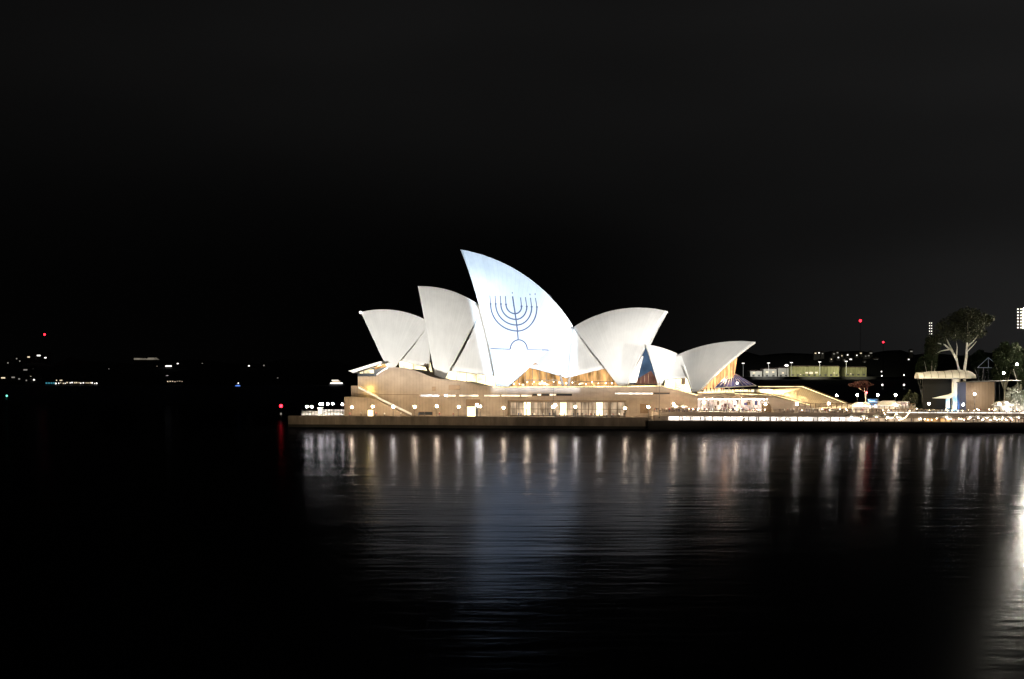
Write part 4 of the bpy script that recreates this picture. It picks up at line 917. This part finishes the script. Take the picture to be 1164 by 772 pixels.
# ------------------------------------------------------------------ floodlight masts
def mast(px, py0, py1, Y, wpx, cols, rows, m, gz, label):
    a, c = Wy(px-wpx/2, py0, Y), Wy(px+wpx/2, py1, Y); base = Vector(((a.x+c.x)/2, Y, gz)); r = empty('floodlight_mast', base, 0, label, 'floodlight')
    H = a.z-gz; MB().tube([(0, .4, 0), (0, .4, H)], [.5, .25], 8).build('mast', M['steel'], r); wd, ht = c.x-a.x, a.z-c.z
    b = MB()
    for j in range(rows): z = H-ht*(j+.5)/rows; b.span((-wd/2, .05, z-.07), (wd/2, .2, z+.07))
    b.build('frame', M['steel'], r)
    for j in range(rows):
        for i in range(cols):
            x, z = -wd/2+wd*(i+.5)/cols, H-ht*(j+.5)/rows; q = MB(); s = min(wd/cols, ht/rows)*.27
            q.tube([(x, 0, z), (x, -.35, z-.1)], [s*.5, s], 10); h = q.build('lamp_head', M['steel'], r); q = MB(); q.tube([(x, -.36, z-.1), (x, -.40, z-.11)], s*.92, 10); q.build('lens', M['flood_dim'] if cols > 3 and i < 2 else m, h)
mast(1057.6, 365.5, 384, 700, 4.6, 2, 6, M['flood_dim'], 6, 'slim far floodlight mast with two columns of lamps left of the gum')
mast(1170.5, 349.5, 374, 560, 31, 9, 7, M['flood'], 7, 'bright floodlight bank on a mast at the right frame edge')

# ------------------------------------------------------------------ far shores
def far_house(px, py, Y, wpx, m, label, group, hpx=1.3, gz=None, name='distant_house'):
    p = Wy(px, py, Y); s = Y/F; wd, hh = max(9, wpx*s*1.5), 8.0; gz_ = p.z-hh*.55
    r = empty(name, (p.x, p.y, gz_), 0, label, 'house', group)
    MB().span((-wd/2, 0, -14), (wd/2, 10, hh)).build('wall', M['house'], r)
    b = MB(); b.prism([(-wd/2-.6, hh+.02), (wd/2+.6, hh+.02), (0, hh+3.0)], -.5, 10.5); b.build('roof', M['roof'], r)
    b = MB(); b.span((-wpx*s/2, -.2, hh*.55-hpx*s/2), (wpx*s/2, -.03, hh*.55+hpx*s/2)); b.build('window', m, r)
    return r
Hn, Hg = 'small house with lit windows on the dark north shore hillside', 'houses on the north shore'
for px, py, w_, m in ((9, 412.6, 1.4, 'far_dim'), (19, 407.8, 1.4, 'far_dim'), (22.5, 410.5, 1.2, 'far_dim'), (32.6, 405.9, 2.6, 'far_warm'), (36.8, 405.2, 1.4, 'far_dim'), (43.8, 404.2, 4.2, 'far_white'), (51.5, 406.7, 2.4, 'far_white'), (54.8, 404.1, 1.6, 'far_dim'), (28.9, 420.5, 4.4, 'far_dim'), (38, 420, 1.2, 'far_dim'),
                      (3.6, 429.6, 4.5, 'far_warm'), (15, 429, 3.6, 'far_dim'), (21.8, 430.8, 2, 'far_dim'), (30, 432.5, 1.4, 'far_dim'), (35.2, 428.4, 1.8, 'far_warm'), (38.7, 431.8, 1.8, 'far_white'), (41.5, 431.6, 1.3, 'far_dim'), (123.7, 419.8, 1.6, 'far_white'), (136, 427.5, 1.4, 'far_dim'), (94, 429.6, 1.2, 'far_dim'),
                      (178.7, 417, 1.2, 'far_warm'), (190, 427.6, 2.4, 'far_white'), (202, 413.5, 1.8, 'far_white'), (230, 413.5, 1.2, 'far_dim'), (283, 416, 1.6, 'far_white'), (300, 415.5, 1.2, 'far_dim'), (315.6, 430, 1.3, 'far_dim')):
    Y = 1845+max(0, (434-py))*17
    far_house(px, py, Y, w_, M[m], Hn, Hg)
far_house(191.6, 416.2, 2100, 7, M['far_white'], 'dark block with wide bright window strip above the left shore', None)
# block whose roof light is put in as a glow
p = Wy(165, 409, 2250); r = empty('apartment_block', (p.x, p.y, p.z-14), 0, 'dark apartment block with pale glowing roof edge on left shore', 'building')
MB().span((-19, 0, -20), (19, 20, 14)).build('wall', M['house'], r); b = MB(); b.prism([(-19, 14.05), (-1, 14.05), (-4, 16.6), (-19, 16.9)], -.6, 20); b.build('roof_glow', M['far_roof_glow'], r); b = MB(); b.prism([(1, 14.05), (19, 14.05), (14, 17.6), (5, 17.4)], -.6, 20); b.build('roof_glow', M['far_roof_glow'], r)
# red aircraft beacons on lattice masts
def beacon_mast(px, py, Y, gz, label, rad, m='red_small', crane=False):
    p = Wy(px, py, Y); r = empty('tower_crane' if crane else 'beacon_mast', (p.x, p.y, gz), 0, label, 'crane' if crane else 'mast'); H = p.z-gz-rad
    b = MB(); q = Y/2200
    for sx, sy in ((-1, -1), (1, -1), (1, 1), (-1, 1)): b.tube([(sx*q, sy*q, 0), (sx*q*.4, sy*q*.4, H)], .07*q, 5)
    nn = 10
    for i in range(nn):
        f0, f1 = i/nn, (i+1)/nn; s0, s1 = q*(1-.6*f0), q*(1-.6*f1); b.tube([(-s0, -s0, H*f0), (s1, -s1, H*f1)], .04*q, 4); b.tube([(s0, -s0, H*f0), (-s1, -s1, H*f1)], .04*q, 4)
    b.build('lattice', M['steel'], r); g = MB(); g.ball((0, 0, H+rad), rad, 12, 8); g.build('lamp', M[m], r, smooth=True)
    if crane:
        b = MB(); b.tube([(-18*q, 0, H-2), (50*q, 0, H-2)], .5*q, 5); b.tube([(0, 0, H), (40*q, 0, H-1.5)], .15*q, 4); b.build('jib', M['steel'], r)
beacon_mast(50.7, 380.3, 2300, 30, 'thin mast topped by a red light above the north shore', 1.9)
beacon_mast(978, 364.7, 2500, 20, 'taller mast with the brighter red light above the eastern hills', 2.6)
beacon_mast(1004, 389, 2500, 20, 'shorter mast with a red light right of the taller one', 1.9)
# ferry wharf at the left, seen end on
r = empty('ferry_wharf', Wy(86, 437.5, 1815), 0, 'long lit ferry wharf with row of white lights on left shore', 'wharf'); r.location.z = 1.0
L0 = (62.7-86)*1815/F; L1 = (111.7-86)*1815/F
MB().span((L0-14, 0, -3), (L1, 8, .8)).build('deck', M['house'], r); MB().span((L0, 1, 4.2), (L1-6, 7, 4.8)).build('roof', M['roof'], r)
for i in range(19):
    x = L0+(L1-L0)*(i+.5)/19+rnd.uniform(-.6, .6); q = MB(); q.ball((x, -.3, 2.3+rnd.uniform(-.7, .7)), rnd.uniform(.5, 1.05), 8, 6); q.build('lamp', M['far_white' if rnd.random() < .6 else 'far_warm'], r)
for i in range(4): q = MB(); q.span((L0-13+i*3.4, -.3, 1.2), (L0-10.6+i*3.4, 0, 3.2)); q.build('teal_panel', M['far_teal'], r)
for x in (L0+2, L0+7, L0+9): q = MB(); q.ball((x, -.2, 6.0), .8, 8, 6); q.build('lamp', M['far_warm'], r)
for i in range(8): MB().tube([(L0+i*6.8, .4, .8), (L0+i*6.8, .4, 4.3)], .2, 5).build('post', M['steel'], r)
# lower strip of lights near the small bay
r = empty('jetty', Wy(199, 433.7, 1820), 0, 'low dark jetty with faint row of white lights, left bay', 'jetty'); r.location.z = 1.0
MB().span((-11, 0, -3), (11, 5, .6)).build('deck', M['house'], r)
for i in range(7): q = MB(); q.ball((-10+i*3.3, -.2, 4.4+rnd.uniform(-.6, .6)), rnd.uniform(.4, .75), 8, 6); q.build('lamp', M['far_warm'], r); MB().tube([(-10+i*3.3, 0, .6), (-10+i*3.3, 0, 4.2)], .12, 5).build('post', M['steel'], r)
# green channel buoy and red beacon pile
p = Wy(7.7, 450.2, 1000); r = empty('channel_buoy', (p.x, p.y, 0), 0, 'small floating channel buoy with green light at left', 'buoy')
MB().tube([(0, 0, -.5), (0, 0, .5), (0, 0, .9)], [1.2, 1.3, .5], 12).build('float', M['steel'], r); MB().tube([(0, 0, .8), (0, 0, 1.6)], .15, 6).build('mast', M['steel'], r); b = MB(); b.ball((0, 0, 2.0), .75, 10, 7); b.build('lamp', M['green_lamp'], r)
Yb = 590; p = Wy(319.5, 461.5, Yb); r = empty('beacon_pile', (p.x, p.y, 0), 0, 'navigation beacon pile with glowing red lamp left of the promenade', 'beacon')
MB().tube([(0, 0, -2), (0, 0, p.z-.7)], [.3, .2], 8).build('pile', M['steel'], r); MB().tube([(0, 0, p.z-1.0), (0, 0, p.z-.75)], .6, 10).build('platform', M['steel'], r)
b = MB(); b.ball((0, 0, p.z), .72, 14, 10); b.build('lamp', M['red'], r, smooth=True); b = MB(); b.span((-.35, -.35, 1.7), (.35, -.28, 2.6)); b.build('glow_board', M['far_dim'], r)  # pale board gets its brightness from a glowing material
# ferry under way and a small launch with a blue light
r = empty('ferry', (Wy(382.5, 437.5, 1830).x, 1830, 0), 0, 'white two-deck ferry under way, lit along its decks', 'ferry')
b = MB(); sec = [(-11, .5), (-9.5, 2.2), (0, 3.2), (9, 3.0), (11, 1.6)]
vs = []
for x, h_ in sec: vs += [(x, -h_, 1.7), (x, -h_*.7, -.5), (x, h_*.7, -.5), (x, h_, 1.7)]
b.add(vs, [q for i in range(4) for q in ([i*4, i*4+1, i*4+5, i*4+4], [i*4+1, i*4+2, i*4+6, i*4+5], [i*4+2, i*4+3, i*4+7, i*4+6], [i*4+3, i*4, i*4+4, i*4+7])]+[(0, 3, 2, 1), (16, 17, 18, 19)])
b.build('hull', M['hull'], r); MB().span((-8.5, -2.6, 1.7), (9, 2.6, 4.1)).build('cabin', M['hull'], r); MB().span((-6, -2.3, 4.3), (5.4, 2.3, 6.4)).build('upper_deck', M['hull'], r); MB().span((-7, -2.7, 6.4), (6, 2.7, 6.7)).build('roof', M['hull'], r)
b = MB(); b.span((-8.2, -2.72, 2.1), (8.7, -2.62, 3.7)); b.build('lit_windows', M['far_white'], r); b = MB(); b.span((-5.6, -2.4, 4.9), (5.0, -2.32, 6.0)); b.build('lit_windows', M['far_warm'], r); b = MB(); b.span((-6.4, -2.8, 6.8), (3.0, -1.0, 7.4)); b.build('lamp_bar', M['far_white'], r)
MB().tube([(1, 0, 6.7), (1, 0, 9)], .12, 6).build('mast', M['steel'], r)
r = empty('launch', (Wy(270, 433, 1700).x, 1700, 0), 0, 'small launch with blue side light on black water', 'boat')
b = MB(); b.add([(-5, 0, .9), (-3, -1.3, .9), (4, -1.4, .9), (4, 1.4, .9), (-3, 1.3, .9), (-3, -.8, -.3), (4, -.9, -.3), (4, .9, -.3), (-3, .8, -.3)], [(0, 1, 2, 3, 4), (0, 5, 1), (1, 5, 6, 2), (2, 6, 7, 3), (3, 7, 8, 4), (4, 8, 0), (0, 8, 5)]); b.build('hull', M['hull'], r)
MB().span((-1, -1, .9), (3, 1, 2.8)).build('cabin', M['hull'], r); b = MB(); b.span((-2.4, -1.6, .5), (3.6, -1.45, 1.5)); b.build('side_light', M['far_blue'], r); b = MB(); b.ball((1, 0, 4.2), .8, 8, 6); b.build('lamp', M['far_white'], r); MB().tube([(1, 0, 2.8), (1, 0, 3.5)], .08, 5).build('mast', M['steel'], r)

# ------------------------------------------------------------------ naval dock across the cove (right)
YG = 2950
def shed(px0, px1, py0, py1, Y, m, label, lit=None):
    a, c = Wy(px0, py0, Y), Wy(px1, py1, Y); r = empty('dock_shed', ((a.x+c.x)/2, Y, c.z), 0, label, 'shed'); wd, hh = c.x-a.x, a.z-c.z
    MB().span((-wd/2, 0, -6), (wd/2, 40, hh)).build('wall', M[m], r); b = MB(); b.prism([(-wd/2-1, hh+.02), (wd/2+1, hh+.02), (wd/2-2, hh+2.2), (-wd/2+2, hh+2.2)], -1, 41); b.build('roof', M['roof'], r)
    b = MB()
    n = max(2, int(wd/12))
    for i in range(n): 
        x = -wd/2+wd*(i+.5)/n
        b = MB(); b.span((x-2.6, -.4, .4), (x+2.6, -.05, 4.2)); b.build('roller_door', M['house'], r)
    if lit:
        b = MB()
        for x, y, q in lit: X = (x-(px0+px1)/2)*Y/F; z = Zy(y, Y)-c.z; b = MB(); b.span((X-q, -.8, z-q*.6), (X+q, -.45, z+q*.6)); b.build('lit_window', M['far_warm'], r)
    return r
M['shed_pale'] = mat('pale_shed', (.42, .40, .34), .8, .2, .05)
shed(898, 954, 416.7, 427.6, YG, 'green_wall', 'long olive floodlit dock shed across the cove', [(917, 423.8, 3), (922, 424, 4), (928, 423.6, 3), (948, 424, 1.4), (910, 425.6, 1.4)])
shed(960.4, 985, 417.7, 427.2, YG, 'green_wall', 'shorter olive dock shed right of the long one', [(967, 425, 1.2)])
shed(853, 866, 422, 428.2, YG-20, 'shed_pale', 'low pale floodlit shed at the left end of the dock', [(857, 424, 2.4)])
shed(868, 883, 419.5, 428.2, YG-10, 'shed_pale', 'bright pale shed between dock masts, second from the left', [(872, 423, 3), (879, 423, 2.5)])
shed(884.5, 896.5, 418.5, 428.2, YG, 'shed_pale', 'tall pale shed touching the long olive one', [(890, 424, 2.2)])
tag(MB().span((Wy(845, 0, YG).x, YG-60, -2), (Wy(1040, 0, YG).x, YG+80, Zy(428.2, YG))).build('dock_quay', M['dark_wall']), kind='structure')
dm = empty('dock_light', (0, 0, 0), 0, 'tall dock light mast with a white double head', 'lamp', 'light masts along the dock')
MB().tube([(0, 0, -30), (0, 0, 0)], .5, 6).build('pole', M['hull'], dm); b = MB(); b.span((-2.8, -.8, -.7), (2.8, .8, .7)); b.build('lamp_head', M['far_white'], dm); MB().span((-3, -.9, .72), (3, .9, 1.2)).build('hood', M['steel'], dm)
for i, (px, py) in enumerate(((844.8, 413), (873.7, 412.7), (899.6, 412.3), (931.8, 411.5), (962, 410.8))):
    o = dm if i == 0 else copy_tree(dm); o.location = Wy(px, py, YG-26)
for i, (px, s) in enumerate(((870, 3.5e6), (925, 3.6e6), (973, 2.6e6))):
    p = Wy(px, 405, YG-150); q = spot('dock_flood', p, Wy(px, 424, YG), s*.3, (1.0, .97, .72) if i else (1, 1, .95), 50, .8, 2)
p = Wy(894, 415.5, YG-40); r = empty('dock_floodlight', (p.x, p.y, p.z-14), 0, 'large round white floodlight above the pale dock sheds', 'floodlight'); MB().tube([(0, 0, -5), (0, 0, 12)], .4, 6).build('pole', M['steel'], r); b = MB(); b.ball((0, -1, 14), (4.6, 1.6, 2.4), 12, 8); b.build('lamp', M['far_white'], r)
Hs, Hsg = 'small house with lit window on the eastern hill above the dock', 'houses on the eastern hill'
rr = random.Random(77)
pts = [(927, 401.6), (931, 401.2), (935, 402), (948, 402.3), (953, 406.5), (957, 404.5), (960, 409.5), (963.5, 403.5), (967, 408.5), (978.5, 401.6), (984, 405), (987.5, 404.4), (994, 409.3), (997, 409), (974, 404), (990, 401.4), (1018.5, 419.5), (1024, 417.6), (1026.5, 418.2), (1030, 420.5), (952, 401), (945, 408.5), (983, 412), (1033, 408.6), (1036, 399.5)]
for px, py in pts: far_house(px, py, 3080+(428-py)*16, rr.choice((1.1, 1.4, 1.8, 2.6)), M[rr.choice(('far_dim', 'far_white', 'far_warm', 'far_dim'))], Hs, Hsg, hpx=1.1)
cm = empty('cove_lamp', (0, 0, 0), 0, 'white lamp post at the far edge of the dark cove', 'lamp', 'lamps along the dark cove')
MB().tube([(0, 0, -12), (0, 0, 0)], .3, 6).build('pole', M['steel'], cm); b = MB(); b.ball((0, 0, 1), 1.3, 10, 7); b.build('globe', M['far_white'], cm)
for i, (px, py, Y) in enumerate(((1002, 423, 2700), (1002.4, 428, 2400), (1027.6, 427, 2350))):
    o = cm if i == 0 else copy_tree(cm); o.location = Wy(px, py, Y)
for px, lab in ((1003, 'white light low on the dark cove, left one of two'), (1027.6, 'white light low on the dark cove, nearer the park')):
    Y = 1500; p = Wy(px, 437.6, Y); r = empty('low_cove_light', (p.x, p.y, 0), 0, lab, 'buoy'); MB().tube([(0, 0, -.5), (0, 0, 1.0)], 1.4, 10).build('float', M['hull'], r); MB().tube([(0, 0, 1), (0, 0, p.z-1)], .15, 6).build('mast', M['steel'], r); b = MB(); b.ball((0, 0, p.z), 1.1, 10, 7); b.build('globe', M['far_white'], r)  # bright spot on the cove, built as a globe on a float
